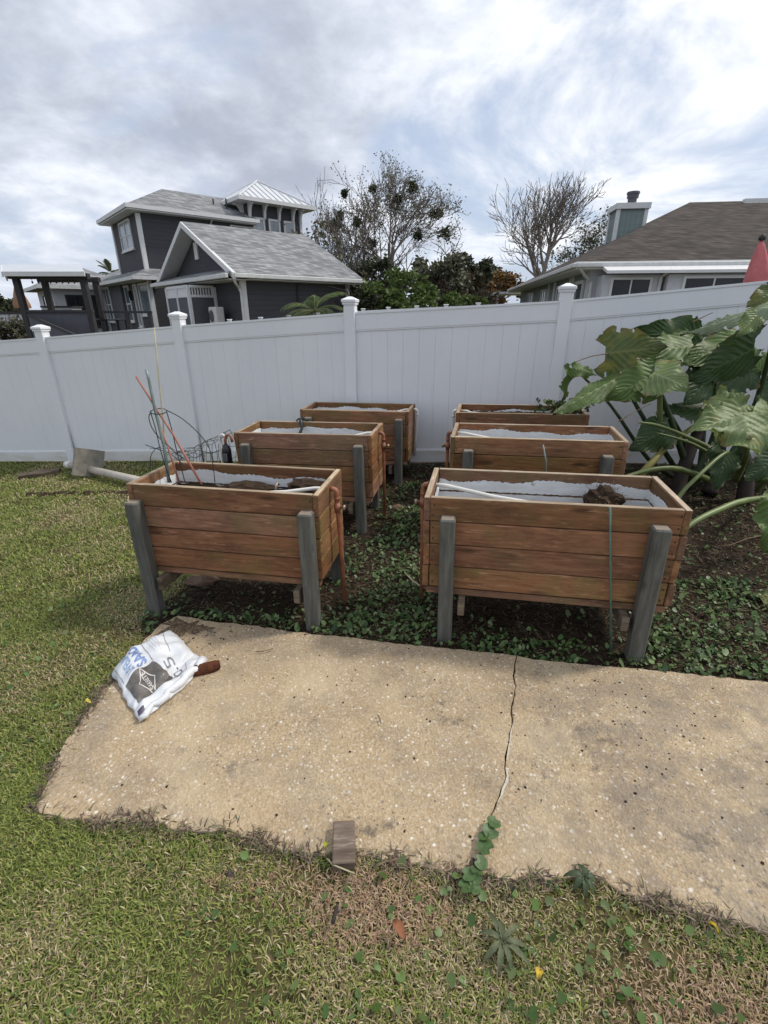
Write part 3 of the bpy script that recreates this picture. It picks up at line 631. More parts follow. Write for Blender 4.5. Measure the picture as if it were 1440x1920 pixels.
    m=MB(); m.add(e+[ap]+[v-Vector((0,0,.1)) for v in e],[(0,1,4),(1,2,4),(2,3,4),(3,0,4),(0,5,6,1),(1,6,7,2),(2,7,8,3),(3,8,5,0),(8,7,6,5)]); tr_=m.build('tower_roof',M['metalroof'],root)
    for s in range(4):
        p,q=e[s],e[(s+1)%4]
        for k in range(1,12):
            t=k/12; b=p.lerp(q,t); top=b.lerp(ap,0); 
            # seam runs up the slope until it meets the hip
            mid=p.lerp(q,.5); up=(ap-mid); f=1-abs(2*t-1); topp=b+up*f
            MB().tube([b+Vector((0,0,.02)),topp+Vector((0,0,.02))],.022,4).build('seam',M['metalroof'],tr_)
        MB().tube([p+Vector((0,0,.02)),ap+Vector((0,0,.03))],.05,5).build('hip_cap',M['metalroof'],tr_)
    m=MB(); fascia(m,A0,A1,B0,B1,ze+.01,.17,.05); m.box(A0,A1,B0,B1,ze-.16,ze-.11); m.build('tower_eave',M['trim'],root)
    for a in (5.85,6.72,7.62,8.5,8.98):
        MB().prism([(9.75,7.2),(10.25,7.2),(10.25,6.45),(10.13,6.5),(10.05,6.85),(9.9,7.05),(9.75,7.08)],a-.06,a+.06,'x').build('bracket',M['trim'],root)
    for b in (10.7,11.6): MB().prism([(5.2,7.2),(5.75,7.2),(5.75,6.45),(5.63,6.5),(5.55,6.85),(5.4,7.05),(5.2,7.08)],b-.06,b+.06,'y').build('bracket',M['trim'],root)
    for a0 in (6.0,6.95,7.9): window(root,'b',10.25,a0,a0+.72,5.25,6.55,1,1,'lightglass',t=.1)
    m=MB(); m.box(8.95,9.1,10.19,10.25,4,7.1); m.build('corner_trim',M['trim'],root)
    # wall mounted condenser beside the garage
    ac=empty('air_conditioner',(-5.18,18.27,0),(0,0,R(40))); tag(ac,'white outdoor air conditioner unit beside the grey garage wall','air conditioner')
    MB().box(-.12,.22,1.72,2.42,1.30,1.93,.03).build('cabinet',M['ac'],ac)
    MB().tube([(-.124,2.15,1.6),(-.135,2.15,1.6)],.22,20).build('fan_grille',M['gpanel'],ac); MB().box(-.1,.2,1.78,2.36,-.5,1.29).build('stand',M['concrete'],ac)
grey_house()

def deck_porch():
    root=empty('deck_porch',(0,0,0)); tag(root,'dark timber deck pavilion with pale metal roof and sloping rail beside the house','pavilion')
    Y=17.0
    def P(px,py,y=Y): return at(px,py,y)
    dk=M['dkwood']; ex=Vector((1,0,0))
    zt=2.72; zd=.62; x0=P(40,560).x; x1=P(166,570).x
    for (x,y) in ((x0,Y),(x1,Y),(x0-.2,Y+1.7),(x1-.55,Y+1.7)): MB().box(x-.085,x+.085,y-.085,y+.085,-.5,zt).build('post',dk,root)
    m=MB(); m.box(x0-.2,x1+.2,Y-.09,Y+.09,zt+.002,zt+.16); m.box(x0-.4,x1-.4,Y+1.6,Y+1.8,zt+.002,zt+.16); m.build('beam',dk,root)
    ea,eb=Vector((x0-.12,Y-.35,zt+.17)),Vector((x1+.30,Y-.35,zt+.17)); dv=Vector((-.66,1.0,.30)); dw=Vector((-.66,1.0,-.30))
    r=MB(); r.slab([ea,eb,eb+dv,ea+dv],.06); r.slab([ea+dv,eb+dv,eb+dv+dw,ea+dv+dw],.06); r.build('roof',M['metalroof'],root)
    m=MB(); m.box(ea.x,eb.x,Y-.40,Y-.352,zt+.06,zt+.19); m.build('fascia',M['trim'],root)
    m=MB(); q=Vector((-.05,-.01,0)); u=Vector((0,0,.13))
    m.hexa([ea+q-u,ea-u,ea+dv-u,ea+dv+q-u,ea+q,ea,ea+dv,ea+dv+q]); e2_=ea+dv; m.hexa([e2_+q-u,e2_-u,e2_+dw-u,e2_+dw+q-u,e2_+q,e2_,e2_+dw,e2_+dw+q]); m.build('rake_board',M['trim'],root)
    for k in range(8): x=x0+.5+k*(x1-x0-.8)/7; MB().tube([(x,Y,zt),(x,Y,zt-.06),(x,Y,zt-.07),(x,Y,zt-.13)],[.008,.008,.03,.02],6).build('string_bulb',M['black'],root)
    pz=P(100,583).z
    MB().box(x0+.085,x1-.085,Y-.03,Y+.03,zd,pz-.05).build('front_panel',M['gpanel'],root); MB().box(x0-.1,x1+.1,Y-.08,Y+.08,pz-.05,pz+.03).build('rail_cap',dk,root)
    xr=P(268,583).x
    m=MB(); m.box(x1+.1,xr,Y+.6,Y+.68,pz-.07,pz); m.build('rail',dk,root)
    for px in (222,266): x=P(px,600).x; MB().box(x-.06,x+.06,Y+.58,Y+.7,-.5,pz-.07).build('rail_post',dk,root)
    # deck boards edge and stair rail
    for k in range(3): MB().box(x0-2.5,xr+1,Y-.25-.02*k,Y+3.5,zd-.2-.24*k,zd-.03-.24*k).build('deck_fascia',M['concrete'],root)
    a=P(52,588,Y-.3); b=P(140,626,Y-1.6); m=MB(); d=Vector((0,.05,0)); u=Vector((0,0,.08))
    m.hexa([a-d-u,b-d-u,b+d-u,a+d-u,a-d,b-d,b+d,a+d]); m.build('stair_rail',dk,root)
    a2=a-Vector((0,0,.08)); b2=b-Vector((0,0,.08)); MB().hexa([a2-d*.4-u*9,b2-d*.4-u*4,b2+d*.4-u*4,a2+d*.4-u*9,a2-d*.4,b2-d*.4,b2+d*.4,a2+d*.4]).build('stair_panel',M['gpanel'],root)
    # far white garden wall left of the deck
    w=tag(MB().box(P(-60,600,26).x,P(44,600,26).x,26,26.2,-.5,P(20,589,26).z).build('garden_wall',M['wallwhite']),'pale garden wall with a dark top beyond the deck at the far left','wall')
    MB().box(P(-60,600,26).x,P(50,600,26).x,25.95,26.25,P(20,589,26).z+.003,P(20,584,26).z).build('wall_top',dk,w)
    # outdoor dining chairs seen between rails
    t=empty('garden_table',(P(205,600,19).x,19,0)); tag(t,'dark outdoor dining table on the deck before the house windows','table')
    zt2=P(205,601,19).z; MB().box(-.55,.55,-.4,.4,zt2,zt2+.05,.01).build('table_top',M['black'],t)
    for sx in(-.45,.45):
        for sy in(-.3,.3): MB().box(sx-.03,sx+.03,sy-.03,sy+.03,zd-.03,zt2).build('leg',M['black'],t)
    g=empty('grill_counter',(P(118,583,19.5).x,19.5,0)); tag(g,'low white counter with dark top behind the pavilion rail','counter')
    zc=P(118,577,19.5).z; MB().box(-.55,.55,-.3,.3,zd-.03,zc).build('cabinet',M['wallwhite'],g); MB().box(-.6,.6,-.34,.34,zc+.002,zc+.06).build('counter_top',dk,g)
deck_porch()

def umbrella(name,label,top,bot,r,mat,polez,ribs=8,wind=0):
    root=empty(name,(bot.x,bot.y,polez)); tag(root,label,'umbrella'); o=Vector((bot.x,bot.y,polez))
    m=MB(); n=24; k=10; V=[]
    for i in range(k+1):
        t=i/k; p=top.lerp(bot,t); rad=r*(.08+.92*t**.75)*(1 if t<.85 else 1-(t-.85)*.9)
        for j in range(n):
            a=2*math.pi*j/n; rr=rad*(1+(.12+.30*t)*abs(math.sin(a*ribs/4+.6*t))-.15*t) ; V.append((p.x-o.x+rr*math.cos(a),p.y-o.y+rr*math.sin(a),p.z-o.z))
    F=[(i*n+j,i*n+(j+1)%n,(i+1)*n+(j+1)%n,(i+1)*n+j) for i in range(k) for j in range(n)]; F.append(tuple(range(n)))
    m.add(V,F); m.build('canopy',mat,root,True)
    MB().tube([(0,0,0),top-o+Vector((0,0,.06))],.025,8).build('pole',M['dkwood'],root,True)
    MB().tube([top-o+Vector((0,0,.0)),top-o+Vector((0,0,.05)),top-o+Vector((0,0,.09))],[.05,.045,.01],8).build('finial',M['dkwood'],root,True)
    MB().tube([(0,0,0),(0,0,.06),(0,0,.07),(0,0,.2)],[.28,.26,.05,.04],14).build('base',M['concrete'],root,True)
umbrella('patio_umbrella','closed faded red patio umbrella behind the fence at the right',at(1428,450,8.4),at(1421,533,8.4)-Vector((0,0,.1)),.185,M['redcloth'],-.4)
umbrella('patio_umbrella','closed tan patio umbrella left of the dark deck pavilion',at(29,532,20),at(43,578,20),.26,M['tancloth'],-.5)

def brown_house():
    root=empty('brown_roof_house',(6.54,17.93,0),(0,0,R(-7))); tag(root,'white single storey house with brown shingle hip roof and boxed chimney','house'); g0=-.5
    MB().box(.7,16,.9,18.5,g0,3.1).build('wall',M['bluesid'],root)
    MB().box(.55,16,.55,.9,g0,3.1).build('front_wall',M['wallwhite'],root)
    m=MB(); hip(m,0,22,0,19.5,3.28,6.62,7.0); 
    m.build('roof',M['bshin'],root)
    MB().box(9.2,14.5,9.2,9.45,6.38,6.62).build('ridge_vent',M['trim'],root)
    m=MB(); fascia(m,0,20,0,19.5,3.29,.22,.07); m.box(.01,19.9,.01,19.4,3.07,3.13); m.build('fascia',M['trim'],root)
    m=MB(); m.box(-.2,-.07,-.1,19,3.12,3.26,.02); m.box(-.1,20,-.2,-.07,3.12,3.26,.02); m.build('gutter',M['gutter'],root)
    MB().tube([(.0,-.13,3.14),(.3,.2,2.9),(.62,.46,2.7),(.64,.48,g0)],.055,6).build('downspout',M['gutter'],root)
    MB().tube([(2.75,-.6,3.0),(2.6,-.3,2.8),(2.55,-.28,g0)],.055,6).build('downspout',M['gutter'],root)
    # sun room bump along the front
    MB().slab([(.75,-.75,2.98),(20,-.75,2.98),(20,.1,3.22),(.75,.1,3.22)],.09).build('porch_roof',M['trim'],root)
    MB().box(.8,2.6,-.25,.55,g0,2.88).build('sunroom_wall',M['wallwhite'],root); MB().box(2.75,18,-.5,.55,g0,2.88).build('sunroom_wall',M['wallwhite'],root)
    window(root,'b',-.25,1.05,2.35,1.5,2.8,2,1,'darkglass',t=.07); window(root,'b',-.5,3.2,5.1,1.4,2.82,2,1,'darkglass',t=.08); window(root,'b',-.5,6.2,8.2,1.4,2.82,2,1,'darkglass',t=.08)
    # left side
    for b0,b1,z0,n,gm in ((1.7,2.9,1.0,1,'glass'),(4.4,6.4,1.0,2,'lightglass'),(9.0,10.4,1.4,2,'glass'),(13,15,1.4,2,'glass')): window(root,'a',.7,b0,b1,z0,2.85,n,1,gm,t=.12)
    m=MB(); 
    for b in (1.2,3.4,3.9,7.0,8.4): m.box(.64,.7,b-.1,b+.1,g0,3.05)
    m.build('side_trim',M['trim'],root)
    # patio cover behind
    MB().box(-.9,1.5,19.75,23.5,3.0,3.14).build('patio_cover',M['trim'],root)
    for b in (20,23.3): MB().box(-.78,-.66,b-.06,b+.06,g0,2.99).build('cover_post',M['trim'],root)
    # chimney
    c=MB().box(3.55,4.85,9.0,10.2,3.5,6.35).build('chimney',M['bluesid'],root)
    m=MB()
    for a in (3.5,4.76):
        for b in (8.95,10.1): m.box(a,a+.16,b,b+.16,3.5,6.3)
    m.box(3.42,4.98,8.87,10.33,6.28,6.52); m.build('chimney_trim',M['trim'],c)
    MB().tube([(4.3,9.6,6.5),(4.3,9.6,6.8),(4.3,9.6,6.82),(4.3,9.6,6.98),(4.3,9.6,7.0),(4.3,9.6,7.08)],[.2,.2,.26,.26,.3,.28],14).build('chimney_flue',M['gpanel'],c)
brown_house()

def far_fence():
    root=empty('garden_fence',(0,0,0)); tag(root,'low white picket style fence beyond the vinyl fence, only its top showing','fence')
    vm=M['vinyl']
    pts=[at(424,603,15.2),at(560,594,14.6),at(655,585,14.2),at(690,582,14.2),at(900,572,13.8),at(1050,574,13.6),at(1200,574,13.2)]
    for A,B in zip(pts[:-1],pts[1:]):
        d=B-A; n=Vector((d.y,-d.x,0)).normalized()*.03; 
        MB().hexa([A-n-Vector((0,0,2)),B-n-Vector((0,0,2)),B+n-Vector((0,0,2)),A+n-Vector((0,0,2)),A-n,B-n,B+n,A+n]).build('fence_panel',vm,root)
    px=[428,487,540,595]+[681,728,781,836,896,950,1005,1060,1115]
    for x in px:
        Xs=[ (at(x,580,14).x/14) ]
        for A,B in zip(pts[:-1],pts[1:]):
            # intersect sight line with the fence line in plan
            k=at(x,580,1).x; t=(k*A.y-A.x)/((B.x-A.x)-k*(B.y-A.y)) if abs((B.x-A.x)-k*(B.y-A.y))>1e-6 else -1
            if 0<=t<=1:
                p=A.lerp(B,t); MB().box(-.05,.05,-.05,.05,-2,.03,.01).build('fence_post',vm,root,loc=p); q=MB(); q.box(-.065,.065,-.065,.065,.031,.06,.008); q.build('post_cap',vm,root,loc=p); break
far_fence()

# ------------------------------------------------------------------ trees
def bark(name,c): return plain(name,c,.95,.35,3,.1,bump=.4)
def leafmat(name,rough=.55,trans=.25):
    t=NT(name,rough,.3); a=t.n('ShaderNodeAttribute',attribute_name='tint'); t.col(a.outputs['Color'])
    if trans:
        tr=t.n('ShaderNodeBsdfTranslucent'); t.L.new(a.outputs['Color'],tr.inputs[0]); mx=t.n('ShaderNodeMixShader'); mx.inputs[0].default_value=trans
        t.L.new(t.b.outputs[0],mx.inputs[1]); t.L.new(tr.outputs[0],mx.inputs[2]); t.L.new(mx.outputs[0],t.N['Material Output'].inputs[0])
    return t.m
M['leaf']=leafmat('tree_leaf'); M['bark']=bark('grey_bark',(.21,.18,.155)); M['darkbark']=bark('dark_bark',(.055,.045,.04))
def limbs(base,r,h,rad,spread,levels,kids,up,gnarl,first=.35,lean=Vector((0,0,0))):
    """returns tube list [(pts,rads)] and twig points"""
    out=[];tips=[]
    def grow(p,d,ln,rd,lv):
        n=5; pts=[p.copy()]; rads=[rd]; q=p.copy(); dd=d.copy()
        for i in range(n):
            dd=(dd+Vector((r.uniform(-1,1),r.uniform(-1,1),r.uniform(-1,1)))*gnarl+Vector((0,0,up))*.16+lean*.1).normalized(); q=q+dd*ln/n; pts.append(q.copy()); rads.append(rd*(1-.62*(i+1)/n))
        out.append((pts,rads,lv))
        if lv<=1: tips.extend(pts[2:])
        if lv==0: return
        k=kids[len(kids)-lv] if lv<=len(kids) else 3
        for c in range(k):
            t=first+(1-first)*(c+r.random()*.8)/k if lv==levels else .25+.75*(c+r.random())/k
            i=min(int(t*n),n-1); s=pts[i].lerp(pts[i+1],t*n-i); a=r.uniform(0,2*math.pi)+c*2.4
            ax=(pts[i+1]-pts[i]).normalized(); o=ax.orthogonal().normalized(); o=Matrix.Rotation(a,3,ax)@o; sp=spread*r.uniform(.7,1.3)
            nd=(ax*math.cos(sp)+o*math.sin(sp)).normalized()
            grow(s,nd,ln*r.uniform(.5,.72)*(1.05-.3*t*(lv==levels)),max(rads[i]*.62,.012),lv-1)
    grow(base,Vector((lean.x,lean.y,1)).normalized(),h,rad,levels); return out,tips
def leaves(points,n,size,spread,rs,pal,flat=.6,elong=1.8):
    P=np.array([tuple(p) for p in points]); idx=rs.randint(0,len(P),n); c=P[idx]+rs.normal(0,1,(n,3))*spread
    u=rs.normal(0,1,(n,3)); u[:,2]*=flat; u/=np.linalg.norm(u,axis=1)[:,None]; w=rs.normal(0,1,(n,3)); w-=u*(u*w).sum(1)[:,None]; w/=np.linalg.norm(w,axis=1)[:,None]
    s=size*rs.uniform(.6,1.3,(n,1)); a=c-u*s*elong/2; b=c+w*s/2; d=c+u*s*elong/2; e=c-w*s/2
    V=np.stack([a,b,d,e],1).reshape(-1,3); F=np.arange(4*n).reshape(n,4)
    pal=np.array(pal); col=pal[rs.randint(0,len(pal),n)]*rs.uniform(.75,1.25,(n,1)); return V,F,np.repeat(col,4,0)
def make_tree(name,label,base,r_seed,h,rad,spread,levels,kids,up,gnarl,nleaf,lsize,lspread,pal,barkm='bark',group='trees beyond the fences',first=.35,mist=(),lean=Vector((0,0,0)),minr=.014,cat='tree'):
    r=random.Random(r_seed); rs=np.random.RandomState(r_seed); root=empty(name,base); tag(root,label,cat,group)
    out,tips=limbs(Vector((0,0,0)),r,h,rad,spread,levels,kids,up,gnarl,first,lean); m=MB()
    keep=[t for i,t in enumerate(tips) if (i//4)%5 in (0,2,3)]; tips=keep or tips
    for pts,rads,lv in out: m.tube(pts,[max(x,minr) for x in rads],7 if lv>=levels-1 else (4 if lv>1 else 3),False)
    m.build('trunk',M[barkm],root,True)
    if nleaf:
        V,F,T=leaves(tips,nleaf,lsize,lspread,rs,pal); o=link('crown',npmesh('crown',V,F,M['leaf'],T),root)
    for (p,rr) in mist:
        q=Vector(p)-Vector(base); q=min((v for pt_,_,lv_ in out if lv_ in (1,2) for v in pt_[1:]),key=lambda v:(v-q).length); rr=rr*.7; pts=[]
        for _ in range(60):
            v=Vector((r.gauss(0,1),r.gauss(0,1),r.gauss(0,1))).normalized()*rr*r.random()**.5; pts.append(q+v)
        V,F,T=leaves(pts,260,.12,rr*.22,rs,[(.04,.06,.022),(.055,.08,.03),(.03,.045,.02)]); link('mistletoe_clump',npmesh('mistletoe_clump',V,F,M['leaf'],T),root)['kind']='stuff'
    return root
def dome_tree(name,label,c,rx,rz,n,size,pal,seed,cat='tree',group='trees beyond the fences',lumps=26,ry=None,base=-.5):
    """dense crown: leaf clumps on many lobes through the volume, trunk inside"""
    r=random.Random(seed); rs=np.random.RandomState(seed); root=empty(name,(c.x,c.y,base)); tag(root,label,cat,group); ry=ry or rx
    h=c.z-base; pts=[]
    for _ in range(lumps):
        th=r.uniform(0,2*math.pi); ph=math.asin(r.uniform(-.55,1)); k=r.uniform(.55,1.02)
        l=Vector((rx*k*math.cos(ph)*math.cos(th),ry*k*math.cos(ph)*math.sin(th),h+rz*k*math.sin(ph))); lr=rx*r.uniform(.16,.32)
        for _ in range(40):
            v=Vector((r.gauss(0,1),r.gauss(0,1),r.gauss(0,1))).normalized()*lr*(r.random()**.33); v.z*=.8; pts.append(l+v)
    V,F,T=leaves(pts,n,size,size*.7,rs,pal); link('crown',npmesh('crown',V,F,M['leaf'],T),root)
    out,_=limbs(Vector((0,0,0)),r,h*.9,max(.07,rx*.07),.7,3,(6,4,3),.3,.15); m=MB()
    for p,rd,lv in out: m.tube(p,[max(x,.02) for x in rd],6 if lv==3 else 3,False)
    m.build('trunk',M['darkbark'],root,True); return root
GRN=[(.055,.075,.028),(.075,.095,.038),(.04,.055,.02),(.10,.105,.05)]; OLV=[(.11,.115,.07),(.14,.14,.085),(.075,.08,.045),(.17,.16,.11)]
OLT=[(.15,.155,.10),(.18,.18,.12),(.12,.125,.075),(.21,.20,.14)]
BRT=[(.10,.155,.035),(.07,.115,.028),(.15,.19,.05),(.05,.085,.022)]; DRK=[(.03,.042,.02),(.042,.056,.026),(.055,.065,.034),(.075,.07,.042)]; ORG=[(.28,.13,.03),(.20,.10,.035),(.14,.09,.04),(.10,.09,.04)]
Yo=38.0
def mz(x,y,Y=Yo): return tuple(at(x,y,Y))
make_tree('oak_tree','tall spreading tree with sparse olive leaves and dark mistletoe balls',Vector((at(738,520,Yo).x,Yo,-.5)),21,6.7,.24,.66,5,(6,5,4,3,3),.36,.14,4600,.085,.24,OLT,first=.45,mist=((mz(748,372),.42),(mz(700,352),.3),(mz(830,455),.75),(mz(785,455),.45),(mz(815,418),.4),(mz(838,408),.4),(mz(702,448),.4),(mz(775,352),.5)),minr=.015)
make_tree('slender_tree','tall slender nearly leafless tree with mistletoe balls beside the grey roof',Vector((at(645,520,36).x,36,-.5)),5,5.0,.14,.44,5,(7,5,4,3,2),.5,.10,500,.08,.2,[(.12,.10,.07),(.15,.12,.08),(.09,.09,.05)],first=.38,mist=((mz(632,418,36),.55),(mz(635,362,36),.28),(mz(673,416,36),.4),(mz(640,405,36),.3)),minr=.012)
make_tree('vase_tree','leafless vase shaped tree left of the boxed chimney',Vector((at(1003,540,42).x,42,-.5)),33,7.0,.32,.62,5,(9,5,4,3,2),.5,.08,0,.1,.1,OLV,first=.55,lean=Vector((.10,0,0)),minr=.017)
make_tree('leafy_tree','small leafy dark tree behind the leafless vase shaped tree',Vector((at(1090,540,48).x,48,-.5)),14,5.6,.18,.6,4,(6,5,4,3),.4,.15,1500,.15,.3,GRN,minr=.012)
make_tree('thin_tree','low thin twiggy tree beside the end of the grey garage roof',Vector((at(610,540,30).x,30,-.5)),8,3.6,.12,.5,4,(6,5,4,3),.5,.14,1100,.13,.2,OLV,minr=.011)
def dome(n,l,x,y,Y,rx,rz,k,sz,pal,sd,**kw): return dome_tree(n,l,at(x,y,Y),rx,rz,k,sz,pal,sd,**kw)
dome('round_bush','large rounded bright green bush rising over the middle of the fence',755,560,22,1.7,1.1,5200,.11,BRT,41,cat='bush',group='bushes beyond the fences')
dome('dark_tree','very dark broadleaf tree behind the rounded green bush',712,528,33,1.7,1.2,2200,.15,DRK,42)
dome('olive_tree','grey olive tree right of the rounded green bush',822,535,30,1.7,1.6,3600,.16,OLV,43)
dome('pine_tree','dark loose pine crown between the big tree and the leafless one',876,512,36,1.5,1.5,2600,.2,DRK,44,lumps=16)
dome('red_brown_tree','reddish brown foliage under the loose pine crown',865,548,34,2.0,1.1,2600,.18,[(.09,.06,.035),(.07,.065,.03),(.05,.05,.025)],45)
dome('autumn_tree','orange autumn tree left of the brown roofed house',938,545,54,2.4,1.5,2600,.22,ORG,46)
dome('autumn_shrub','low rusty orange shrub at the foot of the leafless tree',915,566,50,1.7,.9,1500,.2,ORG,47,cat='shrub',group='bushes beyond the fences')
dome('yellow_shrub','small yellow green shrub showing above the fence rail',885,574,24,.7,.4,1100,.11,BRT,48,cat='shrub',group='bushes beyond the fences')
dome('low_shrub','small fresh green shrub right beside the rounded bush',842,573,23,.6,.42,1100,.11,BRT,49,cat='shrub',group='bushes beyond the fences')
dome('dark_shrub','dark low shrub filling under the end of the grey garage',690,572,21,.75,.5,1500,.11,DRK,50,cat='shrub',group='bushes beyond the fences')
dome('brown_shrub','brown leafy shrub by the right end of the grey garage',676,545,26,.6,.7,1200,.13,[(.07,.05,.03),(.05,.05,.025)],51,cat='shrub',group='bushes beyond the fences')
dome('distant_tree','distant dark tree at the far left edge above the wall',8,580,60,2.2,1.2,1500,.3,DRK,52)
dome('distant_tree','thin distant tree just left of the tan umbrella',33,583,62,1.0,1.0,500,.25,DRK,53)
dome('back_tree','dull green tree filling between the pine and the autumn tree',905,540,58,3.0,1.9,2200,.26,GRN,54)
dome('roadside_shrub','scrubby olive shrub on the bank below the far left wall',14,625,22,1.2,.5,1400,.12,OLV,55,cat='shrub',group='bushes beyond the fences')

def palm(name,label,base,crown_z,n,flen,seed,wid=.03,stems=1,pal=BRT,droop=1.0):
    r=random.Random(seed); rs=np.random.RandomState(seed); root=empty(name,base); tag(root,label,'palm')
    c=Vector((0,0,crown_z-base[2])); MB().tube([(0,0,0),c*.5+Vector((.03,0,0)),c],[.09,.08,.06],8).build('trunk',M['bark'],root,True)
    for k in range(n):
        a=2*math.pi*k/n+r.uniform(-.3,.3); el=r.uniform(.15,1.25); pts=[]; d=Vector((math.cos(a)*math.cos(el),math.sin(a)*math.cos(el),math.sin(el))); p=c.copy()
        V=[];T=[]
        for i in range(15):
            pts.append(p.copy()); d=(d+Vector((0,0,-.085*droop))).normalized(); p=p+d*flen/14
            if i>2:
                side=d.cross(Vector((0,0,1))).normalized(); ln=flen*.30*math.sin(math.pi*(i-1)/15)
                for s in (-1,1):
                    for hlf in (0,.5):
                        q=pts[-1]-d*(flen/14)*hlf; tip=q+(side*s*.8+d*.7+Vector((0,0,-.35))).normalized()*ln*r.uniform(.8,1.1); w=d*wid*.5
                        V+= [q-w*.5,q+w*.5,(q+tip)/2+w*.6,tip]; cc=r.choice(pal); T+=[cc]*4
        f=MB().tube(pts,[.016-.0009*i for i in range(15)],4).build('frond',M['stk_tan'] if False else M['frondstem'],root,True)
        link('leaflets',npmesh('leaflets',[tuple(v) for v in V],np.arange(len(V)).reshape(-1,4),M['leaf'],np.array(T)),f)
M['frondstem']=plain('frond_stem',(.12,.14,.05),.7,.2)
pb=at(590,600,14.4); palm('feather_palm','feathery green palm growing before the grey garage wall',(pb.x,14.4,-.5),1.72,18,1.1,3,.03,droop=1.3)
pb=at(204,490,42); palm('distant_palm','palm top showing above the far roof of the grey house',(pb.x,42,-.5),pb.z-.9,14,1.3,4,.12,pal=GRN)
# ------------------------------------------------------------------ elephant ear plant
def ear_mat(name,c,vein,yellow=.0,ycol=(.30,.24,.04),gloss=.5):
    t=NT(name,gloss,.5); uv=t.n('ShaderNodeTexCoord').outputs['UV']; sp=t.n('ShaderNodeSeparateXYZ'); t.L.new(uv,sp.inputs[0])
    v=t.math('ABSOLUTE',t.math('SUBTRACT',sp.outputs[1],.5)); s=t.math('SUBTRACT',sp.outputs[0],t.math('MULTIPLY',v,.75))
    fr=t.math('ABSOLUTE',t.math('SUBTRACT',t.math('FRACT',t.math('MULTIPLY',s,9.0)),.5)); vn=t.rng(fr,.40,.48,0,1); mid=t.rng(v,.012,.03,1,0); vv=t.math('MAXIMUM',t.math('MAXIMUM',vn,0.0,True),t.math('MAXIMUM',mid,0.0,True))
    nz=t.noise(t.coord('Object',rand=True),9,6,.65); c0=t.ramp(nz,[(.3,tuple(x*.78 for x in c)),(.7,tuple(x*1.2 for x in c))])
    if yellow: c0=t.mix(t.rng(t.noise(t.coord('Object',rand=True),5,5,.6),.62-yellow*.25,.68,0,1),c0,ycol)
    spot=t.rng(t.noise(t.coord('Object',rand=True),26,6,.7),.70,.74,0,.9); c0=t.mix(spot,c0,(.10,.06,.03))
    ed=t.math('MULTIPLY',t.math('MAXIMUM',t.rng(v,.40,.49,0,1),0.0,True),t.math('MAXIMUM',t.rng(t.noise(t.coord('Object',rand=True),12,5,.65),.46,.58,0,1),0.0,True)); c0=t.mix(t.math('MULTIPLY',ed,.9),c0,(.17,.105,.045))
    c1=t.mix(t.math('MULTIPLY',vv,.75),c0,vein); t.col(c1)
    t.bump(t.math('ADD',fr,t.math('MULTIPLY',nz,.5)),.6,.012)
    tr=t.n('ShaderNodeBsdfTranslucent'); t.L.new(c1,tr.inputs[0]); mx=t.n('ShaderNodeMixShader'); mx.inputs[0].default_value=.30
    t.L.new(t.b.outputs[0],mx.inputs[1]); t.L.new(tr.outputs[0],mx.inputs[2]); t.L.new(mx.outputs[0],t.N['Material Output'].inputs[0]); return t.m
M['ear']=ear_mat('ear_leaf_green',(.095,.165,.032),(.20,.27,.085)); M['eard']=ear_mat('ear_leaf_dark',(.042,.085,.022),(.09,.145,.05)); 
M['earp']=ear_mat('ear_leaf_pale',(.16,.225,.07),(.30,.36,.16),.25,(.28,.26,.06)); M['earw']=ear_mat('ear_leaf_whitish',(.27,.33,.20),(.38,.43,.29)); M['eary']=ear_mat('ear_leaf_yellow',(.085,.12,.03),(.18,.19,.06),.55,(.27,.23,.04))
M['stem']=plain('green_petiole',(.13,.17,.05),.45,.25,9); M['stemd']=plain('dark_petiole',(.035,.06,.022),.5,.3,9); M['stemy']=plain('yellow_petiole',(.25,.22,.06),.5,.25,9)
